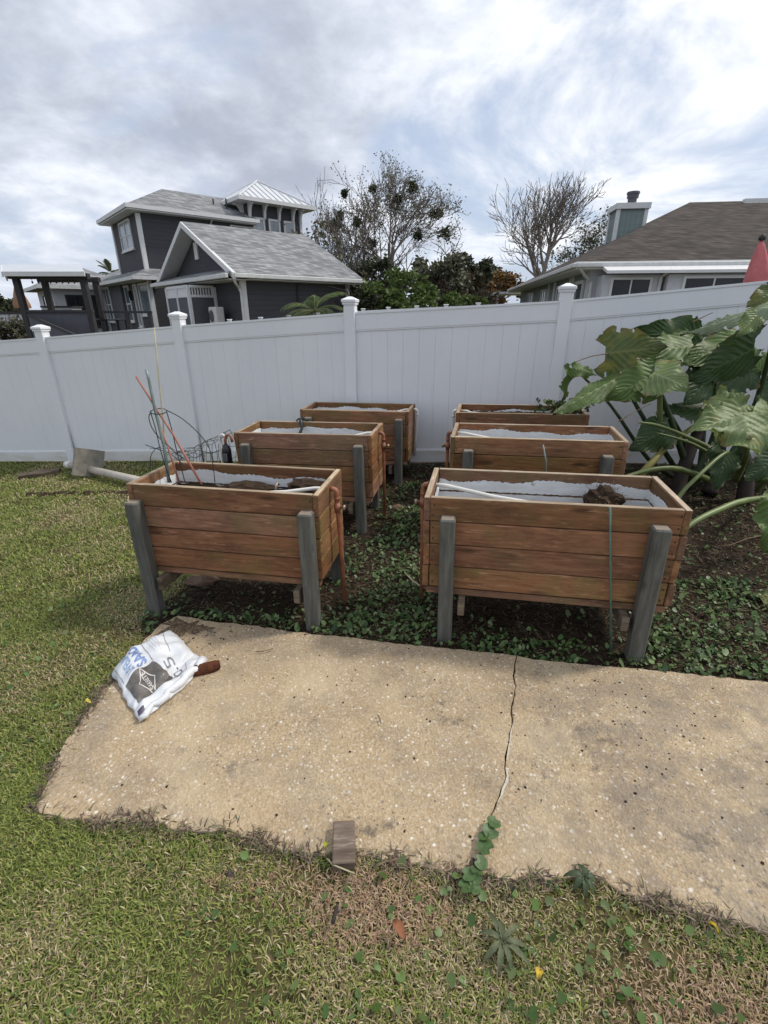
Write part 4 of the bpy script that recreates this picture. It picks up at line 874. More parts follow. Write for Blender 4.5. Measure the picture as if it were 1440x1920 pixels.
def ear_leaf(parent,o,base,tip,nrm,wr,mat,ruf=.05,fold=.25,droop=.15,seed=0,lobes=.3,name='leaf'):
    r=random.Random(seed); base=Vector(base); tip=Vector(tip); ax=tip-base; Ln=ax.length; ax.normalize(); nrm=Vector(nrm); nrm=(nrm-ax*nrm.dot(ax)).normalized(); sd=ax.cross(nrm)
    nu,nv=40,20; V=[];UV=[]; ph=[r.uniform(0,6.28) for _ in range(4)]
    for i in range(nu+1):
        u=-lobes+(1+lobes)*i/nu
        if u<0: w=.78*math.sqrt(max(0,1-(u/lobes)**2*.75)); inner=.10+.42*(-u/lobes)
        else: w=max(0.0,1-u)**.72*(.78+.62*u*(1-u)*1.6); inner=0
        for j in range(nv+1):
            v=-1+2*j/nv; s=1 if v>=0 else -1; av=abs(v)
            x=(inner+(max(w-inner,0.0))*av)*s if inner>0 else w*v
            ed=1+.05*math.sin(u*15+ph[0]+s)+.025*math.sin(u*31+ph[1]+s)
            X=u*Ln; Yy=x*wr*Ln*.5*ed
            z=-fold*abs(Yy)-droop*Ln*max(u,0)**2-(.18*Ln*u*u if u<0 else 0)+ruf*Ln*av**2*math.sin(u*11*s+ph[2]+s*1.3)+.22*ruf*Ln*av**2*math.sin(u*23+ph[3]) - .014*Ln*math.cos((u-.37*av)*9*6.283)*(av>.05)
            V.append(base+ax*X+sd*Yy+nrm*z-o); UV.append(((u+lobes)/(1+lobes),.5+v*.5))
    F=[]
    for i in range(nu):
        for j in range(nv):
            u=-lobes+(1+lobes)*(i+.5)/nu
            if u<-.03 and j in (nv//2-1,nv//2) : continue
            dj=min(j,nv-1-j); side=1 if j>nv//2 else -1
            if dj<3 and math.sin(u*21+ph[1]*side+side)+.7*math.sin(u*47+ph[0]+side)>1.0+.28*dj: continue
            a=i*(nv+1)+j; F.append((a,a+1,a+nv+2,a+nv+1))
    me=npmesh(name,[tuple(v) for v in V],F,mat,uv=UV,smooth=True); return link(name,me,parent)
def stem_tube(parent,o,pts,r0,r1,mat,name='petiole'):
    P=[Vector(p)-o for p in pts]; Q=[]
    n=len(P)
    for k in range(13):  # Catmull-Rom
        t=k/12*(n-1); i=min(int(t),n-2); f=t-i; p0=P[max(i-1,0)];p1=P[i];p2=P[i+1];p3=P[min(i+2,n-1)]
        Q.append(.5*((2*p1)+(p2-p0)*f+(2*p0-5*p1+4*p2-p3)*f*f+(-p0+3*p1-3*p2+p3)*f**3))
    return MB().tube(Q,[r0+(r1-r0)*k/12 for k in range(13)],8).build(name,mat,parent,True)
def elephant_ear():
    bx=atg(1300,905); o=Vector((bx.x,bx.y,bx.z)); root=empty('elephant_ear_plant',o); tag(root,'sprawling elephant ear plant with huge tattered leaves against the fence','plant')
    UPC=Vector((0,-.75,.65)); UP=Vector((0,-.2,1)); CAM=Vector((-.15,-1,.25))
    L=[ # base px,py,Y  tip px,py,Y normal width material ruffle fold droop
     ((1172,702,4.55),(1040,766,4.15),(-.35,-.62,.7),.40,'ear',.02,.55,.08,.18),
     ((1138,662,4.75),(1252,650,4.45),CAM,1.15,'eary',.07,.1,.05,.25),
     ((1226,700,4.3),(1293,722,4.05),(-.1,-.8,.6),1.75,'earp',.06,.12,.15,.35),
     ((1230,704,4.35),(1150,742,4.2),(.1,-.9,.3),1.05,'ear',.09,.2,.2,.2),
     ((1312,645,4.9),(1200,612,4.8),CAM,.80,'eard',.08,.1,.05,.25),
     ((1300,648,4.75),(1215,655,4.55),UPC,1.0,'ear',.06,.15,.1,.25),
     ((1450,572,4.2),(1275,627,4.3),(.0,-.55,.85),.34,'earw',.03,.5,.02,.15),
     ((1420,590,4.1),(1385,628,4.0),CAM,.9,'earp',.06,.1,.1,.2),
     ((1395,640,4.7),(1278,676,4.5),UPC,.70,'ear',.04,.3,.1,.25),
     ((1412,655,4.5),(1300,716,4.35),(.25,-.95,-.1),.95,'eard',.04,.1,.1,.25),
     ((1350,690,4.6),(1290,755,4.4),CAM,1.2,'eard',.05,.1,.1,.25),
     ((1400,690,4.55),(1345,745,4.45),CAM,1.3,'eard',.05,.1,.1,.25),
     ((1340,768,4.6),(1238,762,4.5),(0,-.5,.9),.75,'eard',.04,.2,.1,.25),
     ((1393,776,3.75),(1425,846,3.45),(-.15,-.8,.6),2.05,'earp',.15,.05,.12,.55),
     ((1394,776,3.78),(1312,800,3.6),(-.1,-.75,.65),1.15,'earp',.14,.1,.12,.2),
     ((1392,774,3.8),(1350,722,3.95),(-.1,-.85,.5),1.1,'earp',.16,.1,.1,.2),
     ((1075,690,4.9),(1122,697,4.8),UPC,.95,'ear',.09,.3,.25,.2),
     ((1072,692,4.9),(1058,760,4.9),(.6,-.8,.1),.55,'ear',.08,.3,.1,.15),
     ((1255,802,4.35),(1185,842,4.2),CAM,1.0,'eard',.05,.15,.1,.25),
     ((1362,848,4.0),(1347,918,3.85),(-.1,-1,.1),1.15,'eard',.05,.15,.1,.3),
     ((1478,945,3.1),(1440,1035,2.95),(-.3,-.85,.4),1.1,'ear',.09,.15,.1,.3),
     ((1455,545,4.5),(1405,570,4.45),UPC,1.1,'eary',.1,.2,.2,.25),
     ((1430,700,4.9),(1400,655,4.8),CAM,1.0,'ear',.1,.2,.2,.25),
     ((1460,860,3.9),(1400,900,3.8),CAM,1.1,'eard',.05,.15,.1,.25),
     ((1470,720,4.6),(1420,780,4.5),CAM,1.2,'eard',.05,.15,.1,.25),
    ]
    for k,(b,t,n,w,m,ru,fo,dr,lo) in enumerate(L): ear_leaf(root,o,at(*b),at(*t),n,w,M[m],ru,fo,dr,k+3,lo)
    def st(pts,r0,r1,m): stem_tube(root,o,[at(*p) for p in pts],r0,r1,M[m])
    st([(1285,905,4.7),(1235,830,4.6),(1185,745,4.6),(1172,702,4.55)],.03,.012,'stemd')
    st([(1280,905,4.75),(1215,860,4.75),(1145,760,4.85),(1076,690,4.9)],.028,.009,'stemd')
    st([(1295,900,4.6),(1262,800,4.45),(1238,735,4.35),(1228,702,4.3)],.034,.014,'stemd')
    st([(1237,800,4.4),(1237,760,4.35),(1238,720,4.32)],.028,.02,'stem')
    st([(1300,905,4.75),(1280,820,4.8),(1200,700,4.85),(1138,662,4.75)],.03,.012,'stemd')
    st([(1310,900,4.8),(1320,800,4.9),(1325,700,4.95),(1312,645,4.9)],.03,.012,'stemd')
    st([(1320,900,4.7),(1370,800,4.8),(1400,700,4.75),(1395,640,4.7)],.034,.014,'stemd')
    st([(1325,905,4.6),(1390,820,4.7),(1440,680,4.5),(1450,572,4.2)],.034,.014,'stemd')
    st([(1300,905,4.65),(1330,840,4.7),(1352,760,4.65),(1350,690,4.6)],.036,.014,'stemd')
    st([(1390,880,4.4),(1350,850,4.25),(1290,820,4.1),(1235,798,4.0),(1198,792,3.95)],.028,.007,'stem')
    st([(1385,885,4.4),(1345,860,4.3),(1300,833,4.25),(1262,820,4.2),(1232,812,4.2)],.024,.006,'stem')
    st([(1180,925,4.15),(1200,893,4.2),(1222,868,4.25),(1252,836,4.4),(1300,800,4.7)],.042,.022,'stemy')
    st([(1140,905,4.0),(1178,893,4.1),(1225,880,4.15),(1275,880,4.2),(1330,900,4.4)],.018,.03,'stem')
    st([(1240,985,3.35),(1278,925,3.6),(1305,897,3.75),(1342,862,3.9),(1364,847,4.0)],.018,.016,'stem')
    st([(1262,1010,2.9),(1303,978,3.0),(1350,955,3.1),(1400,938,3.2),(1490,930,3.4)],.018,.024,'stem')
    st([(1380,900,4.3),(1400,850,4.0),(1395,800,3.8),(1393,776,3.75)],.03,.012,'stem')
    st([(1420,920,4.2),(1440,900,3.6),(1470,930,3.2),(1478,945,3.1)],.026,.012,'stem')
    # thick leaning trunks at the base
    for p in ([(1265,955,4.3),(1275,900,4.45),(1300,830,4.6),(1330,770,4.75)],[(1330,925,4.5),(1345,880,4.6),(1352,830,4.7)],[(1395,940,4.3),(1400,880,4.4),(1385,820,4.5)]):
        stem_tube(root,o,[at(*q) for q in p],.075,.045,M['darkbark'],'trunk')
    # twigs with withered leaf remains
    stem_tube(root,o,[at(1298,604,4.75),at(1315,596,4.75),at(1337,586,4.75)],.006,.003,M['twig'],'twig')
    stem_tube(root,o,[at(1160,790,4.1),at(1185,775,4.1),at(1220,757,4.15)],.005,.003,M['twig'],'twig')
    stem_tube(root,o,[at(1140,663,4.7),at(1110,668,4.7),at(1080,678,4.7)],.006,.003,M['twig'],'twig')
    lf=atg(1420,1115); o2=Vector(lf); fl=empty('fallen_leaf',o2); tag(fl,'large yellowed elephant ear leaf lying on the soil at the right edge','leaf')
    ear_leaf(fl,o2,atg(1462,1128,.04),atg(1388,1104,.03),(0,-.2,1),.8,M['eary'],.12,.1,.05,77,.2)
elephant_ear()

# ------------------------------------------------------------------ things in and on the planters
def stick(name,label,cat,pts,r0,r1,mat,group=None,n=7):
    pts=[Vector(p) for p in pts]; b=pts[-1]; o=MB().tube([p-b for p in pts],[r0+(r1-r0)*i/(len(pts)-1) for i in range(len(pts))],n).build(name,mat,None,True,loc=b); tag(o,label,cat,group); return o
def wl(pl,x,y,z): return pl.matrix_world@Vector((x,y,z))
bpy.context.view_layer.update()
YF=3.02
stick('garden_stake','grey green metal stake with a dark tip, tallest of the near left planter','stake',[at(274,693,YF+.05),at(279,712,YF+.05),at(290,765,YF+.02),at(308,838,YF),at(317,905,YF-.05)],.008,.011,M['stk_grey'])
stick('bamboo_cane','very thin pale cane rising above the fence rail from the near left planter','cane',[at(289,614,YF+.25),at(297,700,YF+.2),at(306,790,YF+.15),at(312,890,YF+.05)],.004,.0055,M['stk_tan'])
stick('plastic_stake','orange stake leaning far left, crossing the grey stake','stake',[at(255,706,YF+.1),at(280,745,YF+.08),at(295,770,YF+.08),at(325,815,YF+.03),at(348,856,YF),at(378,908,YF-.06)],.006,.008,M['stk_org'])
stick('plastic_stake','shorter orange stake standing between the grey stake and the wire cage','stake',[at(299,795,YF+.1),at(312,830,YF+.05),at(325,870,YF),at(336,905,YF-.03)],.005,.007,M['stk_org'])
def wire_cage():
    b=at(330,905,YF); root=empty('tomato_cage',b); tag(root,'bent dark wire tomato cage tangled with the stakes in the planter','wire cage')
    def w(pts,nm='wire',r=.0032):
        P=[at(x,y,YF+dy)-b for x,y,dy in pts]; Q=[]
        n=len(P)
        for k in range(25):
            t=k/24*(n-1); i=min(int(t),n-2); f=t-i; p0=P[max(i-1,0)];p1=P[i];p2=P[i+1];p3=P[min(i+2,n-1)]
            Q.append(.5*((2*p1)+(p2-p0)*f+(2*p0-5*p1+4*p2-p3)*f*f+(-p0+3*p1-3*p2+p3)*f**3))
        MB().tube(Q,r,5).build(nm,M['wire'],root,True)
    w([(281,772,.05),(290,767,.15),(305,766,.2),(313,771,.1),(303,776,0),(287,776,0),(281,772,.05)],'hoop')
    w([(310,768,.15),(340,784,.12),(372,812,.05),(392,840,0),(399,870,-.02),(403,905,-.05)])
    w([(284,772,.05),(279,782,.04),(285,802,.02),(298,820,.02),(318,838,.05),(330,850,.1),(345,860,.15)])
    w([(283,775,.02),(292,805,0),(300,840,-.03),(312,880,-.05),(322,905,-.05)]); w([(312,770,.1),(322,805,.05),(330,840,.02),(338,870,0),(347,905,-.03)])
    w([(273,834,.3),(295,842,.25),(318,850,.2),(345,872,.1)]); w([(282,880,.2),(283,855,.25),(292,842,.3),(302,838,.3)])
wire_cage()
def wire_roll():
    base=atg(385,878); root=empty('wire_mesh_roll',base); tag(root,'crumpled roll of dark wire mesh on the grass behind the near left planter','wire mesh'); r=random.Random(3)
    A=at(335,868,4.4); B=at(432,843,4.75)
    for k in range(9):
        a=k/9*2*math.pi; off=Vector((0,.17*math.cos(a),.17*math.sin(a))); pts=[A.lerp(B,t)+off*(.55+.6*t)+Vector((0,r.uniform(-.02,.02),r.uniform(-.02,.02)))-base for t in [i/7 for i in range(8)]]; MB().tube(pts,.0028,4).build('wire',M['wire'],root)
    for i in range(9):
        t=i/8; c=A.lerp(B,t); pts=[c+Vector((0,math.cos(a/10*6.283),math.sin(a/10*6.283)))*.17*(.55+.6*t)*r.uniform(.9,1.1)-base for a in range(11)]; MB().tube(pts,.0028,4).build('wire_hoop',M['wire'],root)
    for k in range(5):
        p=A.lerp(B,r.random()); q=p+Vector((r.uniform(-.5,-.1),r.uniform(-.1,.1),r.uniform(-.05,.15))); MB().tube([p-base,(p+q)/2-base+Vector((0,0,.05)),q-base],.0026,4).build('loose_wire',M['wire'],root)
wire_roll()
def pump():
    w,d=1.275,.53; h=.717-gzf(-.667,4.38); mw=P_ML.matrix_world
    root=empty('water_pump',mw@Vector((-w/2-.08,-d/2-.03,h-.3))); root.rotation_euler=P_ML.rotation_euler; tag(root,'small black pump hanging at the corner of the middle left planter','pump')
    MB().tube([(0,0,0),(0,0,.02),(0,0,.15),(0,0,.17),(0,0,.2)],[.02,.04,.042,.035,.02],12).build('pump_body',M['black'],root,True)
    MB().box(-.02,.02,-.05,-.035,.05,.12,.004).build('label_plate',M['gpanel'],root)
    MB().tube([(0,0,.19),(0,.005,.24),(.012,.01,.275),(.035,.01,.285),(.06,.005,.27),(.07,0,.22)],.013,8).build('copper_bend',M['copper'],root,True)
    MB().tube([(.0,.02,.26),(-.03,.02,.285),(-.055,.02,.27),(-.066,.02,.2),(-.07,.02,.05),(-.065,.03,-.2),(-.05,.05,-.45)],.011,8).build('hose',M['pvc'],root,True)
pump()
def handle_hook():
    w,d=1.275,.53; h=.717-gzf(-.667,4.38); root=empty('rubber_strap',P_ML.matrix_world@Vector((-.17,d/2-.02,h))); root.rotation_euler=P_ML.rotation_euler; tag(root,'black curved rubber strap hooked over the middle left planter rim','strap')
    MB().tube([(-.075,.03,-.03),(-.06,.02,.012),(-.03,.01,.032),(.0,0,.038),(.03,.0,.032),(.06,.01,.01)],.008,8).build('hoop',M['wire'],root,True)
    MB().tube([(-.01,-.0,.036),(.0,-.03,.0),(.015,-.06,-.05),(.005,-.10,-.09),(-.02,-.14,-.12)],[.014,.02,.013,.016,.01],8).build('strap_tail',M['black'],root,True)
handle_hook()
def clod(name,label,c,rx,ry,rz,mat,seed,cat,fibres=0):
    r=random.Random(seed); root=empty(name,c) if fibres else None
    bm=bmesh.new(); bmesh.ops.create_icosphere(bm,subdivisions=3,radius=1)
    for v in bm.verts:
        n=1+.16*math.sin(v.co.x*4.1+seed)*math.cos(v.co.y*5.3)+.10*math.sin(v.co.z*9+v.co.x*7)+r.uniform(-.07,.07); v.co=Vector((v.co.x*rx*n,v.co.y*ry*n,v.co.z*rz*n))
    me=bpy.data.meshes.new(name); bm.to_mesh(me); bm.free(); me.materials.append(mat)
    if fibres:
        link('soil_ball',me,root); m=MB()
        for _ in range(fibres):
            d=Vector((r.gauss(0,1),r.gauss(0,1),abs(r.gauss(0,1)))).normalized(); p=Vector((d.x*rx,d.y*ry,d.z*rz)); q=p+d*r.uniform(.01,.05)+Vector((r.uniform(-.03,.03),r.uniform(-.03,.03),0)); m.tube([p*.95,(p+q)/2+Vector((0,0,.008)),q],.0012,3)
        o=m.build('root_fibres',M['twig'],root); o['kind']='stuff'; return tag(root,label,cat)
    return tag(link(name,me,None,c),label,cat)
clod('soil_clump','dark fibrous soil clump in the nearest right planter',wl(P_FR,.35,.10,.763+.13-.10),.115,.10,.085,M['soil'],3,'soil clump',60)
clod('soil_lump','flat dark soil lump in the middle of the nearest right planter',wl(P_FR,-.03,.13,.893-.19),.13,.09,.035,M['soil'],5,'soil lump')
clod('soil_lump','long dark soil lump beside the stakes in the nearest left planter',wl(P_FL,.02,.1,.718+.18-.115),.19,.08,.05,M['soil'],6,'soil lump')
clod('soil_lump','dark soil lump by the pipe in the nearest left planter',wl(P_FL,.42,.13,.718+.18-.085),.13,.08,.055,M['soil'],7,'soil lump')
a=wl(P_FR,.28,-.285-.008,.893); b=Vector((1.325,2.225,gzf(1.325,2.225)))
stick('plant_stake','thin green stake leaning on the front of the nearest right planter','stake',[a+Vector((0,-.012,.015)),a.lerp(b,.5)+Vector((0,-.004,0)),b-Vector((0,0,.03))],.006,.007,M['stk_green'])
b=at(1030,895,3.55); stick('plant_stake','thin grey green stake leaning on the middle right planter','stake',[at(1018,834,3.60),at(1024,865,3.57),b-Vector((0,0,.25))],.006,.007,M['stk_grey'])
def planter_weeds():
    r=random.Random(8); rs=np.random.RandomState(8); c=wl(P_BR,.42,-.05,.788-gzf(1.418,4.93)+.02); root=empty('planter_weed',c); tag(root,'low leafy weed growing in the rear right planter','weed')
    pts=[Vector((r.gauss(0,.12),r.gauss(0,.08),r.uniform(-.03,.07))) for _ in range(60)]
    V,F,T=leaves(pts,260,.03,.012,rs,GRN+BRT); o=link('foliage',npmesh('foliage',V,F,M['leaf'],T),root)
    m=MB()
    for p in pts[:20]: m.tube([(p.x*.6,p.y*.6,-.08),tuple(p)],.0025,3)
    m.build('stems',M['stemd'],root)['kind']='stuff'
planter_weeds()

# ------------------------------------------------------------------ sand bag
def sand_bag():
    T,L_,B,Rr=[atg(*q) for q in ((322,1188),(213,1272),(262,1362),(386,1252))]
    z=gzf(-1.25,2.1)+.024
    c=Vector(((T.x+L_.x+B.x+Rr.x)/4,(T.y+L_.y+B.y+Rr.y)/4,z))
    LN=(T-L_).cross(Vector((0,0,-1))).normalized(); LN=LN if LN.y>0 else -LN
    root=empty('sand_bag',c); tag(root,'crumpled white plastic bag of levelling sand lying on the slab','sand bag')
    # s runs from the lower edge (B-R) to the upper edge (L-T): text reading direction; t runs from left edge L-B to right edge T-R
    def plan(s,t): # bilinear; s,t in 0..1
        p=(B.lerp(Rr,t)).lerp(L_.lerp(T,t),s); k=.055*math.sin(math.pi*min(1,max(0,t)))*max(0,s)**2-.02*math.sin(math.pi*min(1,max(0,t)))*(1-s)**2; return Vector((p.x-c.x+LN.x*k,p.y-c.y+LN.y*k,0))
    def hgt(s,t):
        e=max(0,min(s,(1-s)*1.6,t,1-t)); f=min(1,(e/.14))**.6
        s_=min(1,max(0,s)); h=.056*(s_**.8)*(1-max(0,(s_-.80)/.20)**2*.9)*(.62+.38*math.cos((t-.35)*2.0))*f+.012*f
        h+=.010*math.sin(9*s+3*t)*f+.008*math.sin(17*t-6*s+1)*f+.006*math.sin(31*s+11*t)*f+.005*math.sin(23*(s+t)+2)*f
        h+=.022*math.exp(-((s-.10)/.05)**2)*(.4+.6*t)          # folded front flap
        h-=.028*math.exp(-(((s-.19-.1*t)/.03)**2))*f
        return max(.004,h+.006)
    n=56; V=[];F=[]
    for j in range(n+1):
        for i in range(n+1):
            s,t=i/n,j/n; wob=(.004*math.sin(t*13+s*3)+.003*math.sin(t*37))*(i in(0,n))+(.004*math.sin(s*11)+.003*math.sin(s*31+1))*(j in (0,n)); p=plan(s,t); V.append((p.x+wob,p.y+wob*.6,hgt(s,t)))
    for j in range(n+1):
        for i in range(n+1): x,y,zz=V[j*(n+1)+i]; V.append((x,y,.001))
    K=(n+1)**2
    for j in range(n):
        for i in range(n): a=j*(n+1)+i; F.append((a,a+1,a+n+2,a+n+1)); F.append((K+a,K+a+n+1,K+a+n+2,K+a+1))
    for i in range(n):
        for a,b in (((i),(i+1)),(n*(n+1)+i+1,n*(n+1)+i),((i+1)*(n+1),i*(n+1)),(i*(n+1)+n,(i+1)*(n+1)+n)): F.append((a,b,b+K,a+K))
    t=NT('white_bag_plastic',.42,.5); p=t.coord('Object'); cc=t.ramp(t.noise(p,7,6,.6),[(.3,(.62,.64,.66)),(.7,(.74,.75,.77))])
    cc=t.mix(t.rng(t.noise(p,16,8,.72),.66,.72,0,.7),cc,(.25,.20,.15)); t.col(cc); t.bump(t.noise(t.coord('Object',(1,2.6,1)),22,5,.6,1.2),.35,.012)
    m=MB(); m.add(V,F); bag=m.build('bag_film',t.m,root,True)
    def sheet(name,poly_st,mat,dz=.0025,parent=root):
        """printed area or painted crease line as a patch following the bag: polygon in (s,t)"""
        bm=bmesh.new(); vs=[bm.verts.new((a,b,0)) for a,b in poly_st]; f=bm.faces.new(vs); 
        bmesh.ops.triangulate(bm,faces=[f]); 
        for _ in range(5):
            le=[e for e in bm.edges if e.calc_length()>.035]
            if not le: break
            bmesh.ops.subdivide_edges(bm,edges=le,cuts=1); bmesh.ops.triangulate(bm,faces=bm.faces[:])
        for v in bm.verts: s,tt=v.co.x,v.co.y; p=plan(s,tt); v.co=Vector((p.x,p.y,hgt(s,tt)+dz))
        bmesh.ops.recalc_face_normals(bm,faces=bm.faces[:])
        me=bpy.data.meshes.new(name); bm.to_mesh(me); bm.free(); me.materials.append(mat); me.polygons.foreach_set('use_smooth',[True]*len(me.polygons)); return link(name,me,parent)
    def text(name,body,s0,t0,slen,theight,mat,dz=.003,parent=root,bold=0):
        """text starts at (s0,t0), reads along +s, letter tops point to -t"""
        cu=bpy.data.curves.new(name,'FONT'); cu.body=body; cu.size=1; cu.offset=bold; cu.resolution_u=3; ob=bpy.data.objects.new(name,cu); COL.objects.link(ob)
        dg=bpy.context.evaluated_depsgraph_get(); me0=ob.evaluated_get(dg).to_mesh(); bm=bmesh.new(); bm.from_mesh(me0); ob.evaluated_get(dg).to_mesh_clear(); bpy.data.objects.remove(ob); bpy.data.curves.remove(cu)
        xs=[v.co.x for v in bm.verts]; ys=[v.co.y for v in bm.verts]; x0,x1,y0,y1=min(xs),max(xs),min(ys),max(ys)
        for v in bm.verts: v.co=Vector((s0+(v.co.x-x0)/(x1-x0)*slen,t0-(v.co.y-y0)/(y1-y0)*theight,0))
        bmesh.ops.triangulate(bm,faces=bm.faces[:])
        for _ in range(4):
            le=[e for e in bm.edges if e.calc_length()>.03]
            if not le: break
            bmesh.ops.subdivide_edges(bm,edges=le,cuts=1); bmesh.ops.triangulate(bm,faces=bm.faces[:])
        for v in bm.verts: s,tt=v.co.x,v.co.y; p=plan(s,tt); v.co=Vector((p.x,p.y,hgt(s,tt)+dz))
        me=bpy.data.meshes.new(name); bm.to_mesh(me); bm.free(); me.materials.append(mat); return link(name,me,parent)
    lgrey=plain('pale_grey_print',(.45,.46,.49),.5,.1,40); blue=plain('blue_print',(.15,.24,.50),.5,.25,40); lblue=plain('pale_blue_print',(.22,.34,.55),.5,.2,40); grey=plain('grey_print_and_crease',(.20,.20,.23),.5,.3,40); brown=plain('brown_print_panel',(.125,.112,.10),.5,.4,14); white=plain('white_print',(.62,.60,.58),.5,.1,40)
    text('large_word','SAND',.60,.44,.30,.15,blue,bold=.03); text('large_word','LEVELING',.605,.255,.33,.12,lblue,bold=.02); text('large_number','0.5',.12,.705,.32,.125,grey,bold=.0)
    pn=sheet('print_panel',[(.585,.06),(.57,.25),(.56,.40),(.545,.485),(.42,.53),(.16,.555),(.18,.3),(.20,.08)],brown)
    cs,ct=.375,.295
    q=[(cs+d*a,ct+d*b) for d in (1,.88) for a,b in ((.19,0),(0,.115),(-.19,0),(0,-.115))]
    for k in range(4): sheet('badge_edge',[q[k],q[(k+1)%4],q[4+(k+1)%4],q[4+k]],white,.0045,pn)
    text('badge_word','SAKRETE',cs-.13,ct+.03,.26,.06,white,.0055,pn,bold=.02)
    sheet('print_crease_line',[(.55,.49),(.97,.52),(.97,.527),(.55,.497)],grey); sheet('print_crease_line',[(.52,.74),(.75,.80),(.97,.88),(.97,.887),(.75,.807),(.52,.747)],grey); sheet('print_crease_line',[(.16,.56),(.10,.74),(.22,.80),(.222,.793),(.108,.737),(.168,.562)],grey); sheet('print_crease_line',[(.62,.055),(.97,.03),(.97,.036),(.62,.061)],grey)  # second line paints the shade of a crease in the film as grey
    for k in range(4): sheet('fine_print',[(.62+.02*(k%2),.58+.04*k),(.90,.585+.04*k),(.90,.589+.04*k),(.62+.02*(k%2),.584+.04*k)],lgrey)
    sheet('corner_print',[(.03,.02),(.10,.03),(.09,.11),(.03,.10)],plain('dark_corner_print',(.06,.05,.09),.5,.2))
    # rolled open mouth along the front edge
    pts=[B.lerp(Rr,k/14)-c for k in range(15)]; fl=MB().tube([Vector((p.x+.012*math.sin(k*1.7),p.y+.01*math.cos(k*2.3),.016+.012*(k/14)+.008*abs(math.sin(k*1.3)))) for k,p in enumerate(pts)],[.012+.012*(k/14)+.005*abs(math.sin(k*2.1)) for k in range(15)],9).build('rolled_edge',t.m,root,True)
sand_bag()
c=atg(395,1245,.02); 
def rusty_roll():
    r=random.Random(2); a=atg(352,1262,.036); b=atg(412,1246,.042); m=MB(); pts=[a.lerp(b,i/8)-a for i in range(9)]; m.tube(pts,[.026,.028,.03,.031,.032,.032,.031,.03,.024],14)
    m.v=[(x+r.uniform(-.003,.003),y+r.uniform(-.003,.003),z+r.uniform(-.003,.003)) for x,y,z in m.v]; o=m.build('brown_roll',M['rust'],None,True,loc=a); tag(o,'rough rusty brown roll poking out from under the white bag','roll')
rusty_roll()
def wood_block():
    p=atg(645,1582,.04); o=MB(); o.box(-.042,.042,-.078,.078,-.030,.012,.004); ob=o.build('wood_block',M['greywood'],None,False,loc=(p.x,p.y,gzf(p.x,p.y)+.046),rot=(.0,.02,R(-2))); ob.rotation_euler.z=R(4); tag(ob,'small weathered grey wood block on the front edge of the slab','wood block')
wood_block()

# ------------------------------------------------------------------ things on the far lawn
def post_footing():
    c=atg(185,897); root=empty('pipe_with_footing',c); tag(root,'old pipe lying on the lawn with a square concrete plate on it','pipe')
    a=at(133,870,6.75)-Vector((0,0,.02)); b=at(245,900,5.75)-Vector((0,0,0)); a.z=max(a.z,gzf(a.x,a.y)+.05); b.z=gzf(b.x,b.y)+.10; e=b+(b-a).normalized()*.9; 
    MB().tube([a-c,b-c,e-c],.052,12).build('pipe',M['pvcold'],root,True)
    MB().tube([a-c-(b-a).normalized()*.0,a-c-(b-a).normalized()*.14],.056,12).build('white_end',M['pvc'],root,True)
    ax=(b-a).normalized(); p=at(178,884,6.45)-c; u=ax.cross(Vector((0,0,1))).normalized(); w=u.cross(ax).normalized(); m=MB(); s=.19
    u2=(u*math.cos(.35)+w*math.sin(.35)); w2=(w*math.cos(.35)-u*math.sin(.35)); P=a.lerp(b,.36)-c+w*.1
    m.hexa([P-u2*s-w2*s-ax*.025,P+u2*s-w2*s-ax*.025,P+u2*s+w2*s-ax*.025,P-u2*s+w2*s-ax*.025,P-u2*s-w2*s+ax*.025,P+u2*s-w2*s+ax*.025,P+u2*s+w2*s+ax*.025,P-u2*s+w2*s+ax*.025]); m.build('concrete_plate',M['concrete'],root)
post_footing()
def flat_board():
    p=atg(76,893); m=MB(); r=random.Random(4); n=8; top=[];V=[]
    for k in range(n+1):
        t=k/n; x=-.26+.52*t; w=.055+.03*math.sin(t*3.1)+r.uniform(-.012,.012); z=.05+.03*t+r.uniform(-.006,.006); V.append([(x,-w,z),(x,w,z+.015),(x,w,-.02),(x,-w,-.02)])
    vs=[v for q in V for v in q]; fs=[(4*k+j,4*k+(j+1)%4,4*k+4+(j+1)%4,4*k+4+j) for k in range(n) for j in range(4)]+[(0,1,2,3),(4*n,4*n+1,4*n+2,4*n+3)]
    m.add(vs,fs); o=m.build('driftwood_board',M['beam'],None,False,loc=p,rot=(0,0,R(22))); tag(o,'flat weathered board lying on the grass near the fence at the left','board')
flat_board()
def turf_cut():
    # raised lip of soil along the old bed edge on the lawn
    r=random.Random(12); A=atg(50,928); B=atg(300,925); m=MB(); n=60; V=[]
    for k in range(n+1):
        t=k/n; p=A.lerp(B,t); z=gzf(p.x,p.y); j=r.uniform(-.045,.045); V+= [(p.x,p.y-.06+j,z-.01),(p.x,p.y-.02+j,z+.004+.022*max(0,math.sin(k*.7+2*math.sin(k*.31)))+r.uniform(0,.012)),(p.x,p.y+.05+j,z+.006+.016*max(0,math.sin(k*.9+1))+r.uniform(0,.01)),(p.x,p.y+.14,z-.01)]
    m.add(V,[(4*k+j,4*k+j+1,4*k+5+j,4*k+4+j) for k in range(n) for j in range(3)]); o=m.build('turf_edge',M['soil'],None,True); tag(o,'dark strip of cut turf edge across the far left lawn','soil edge')
turf_cut()
clod('flat_stone','flat reddish stone on the ground beneath the nearest left planter',atg(378,1088,.015),.12,.07,.03,M['stone'],9,'stone')
clod('flat_stone','small reddish stone in the weeds of the aisle between the planter rows',atg(746,952,.01),.06,.05,.03,M['stone'],10,'stone')
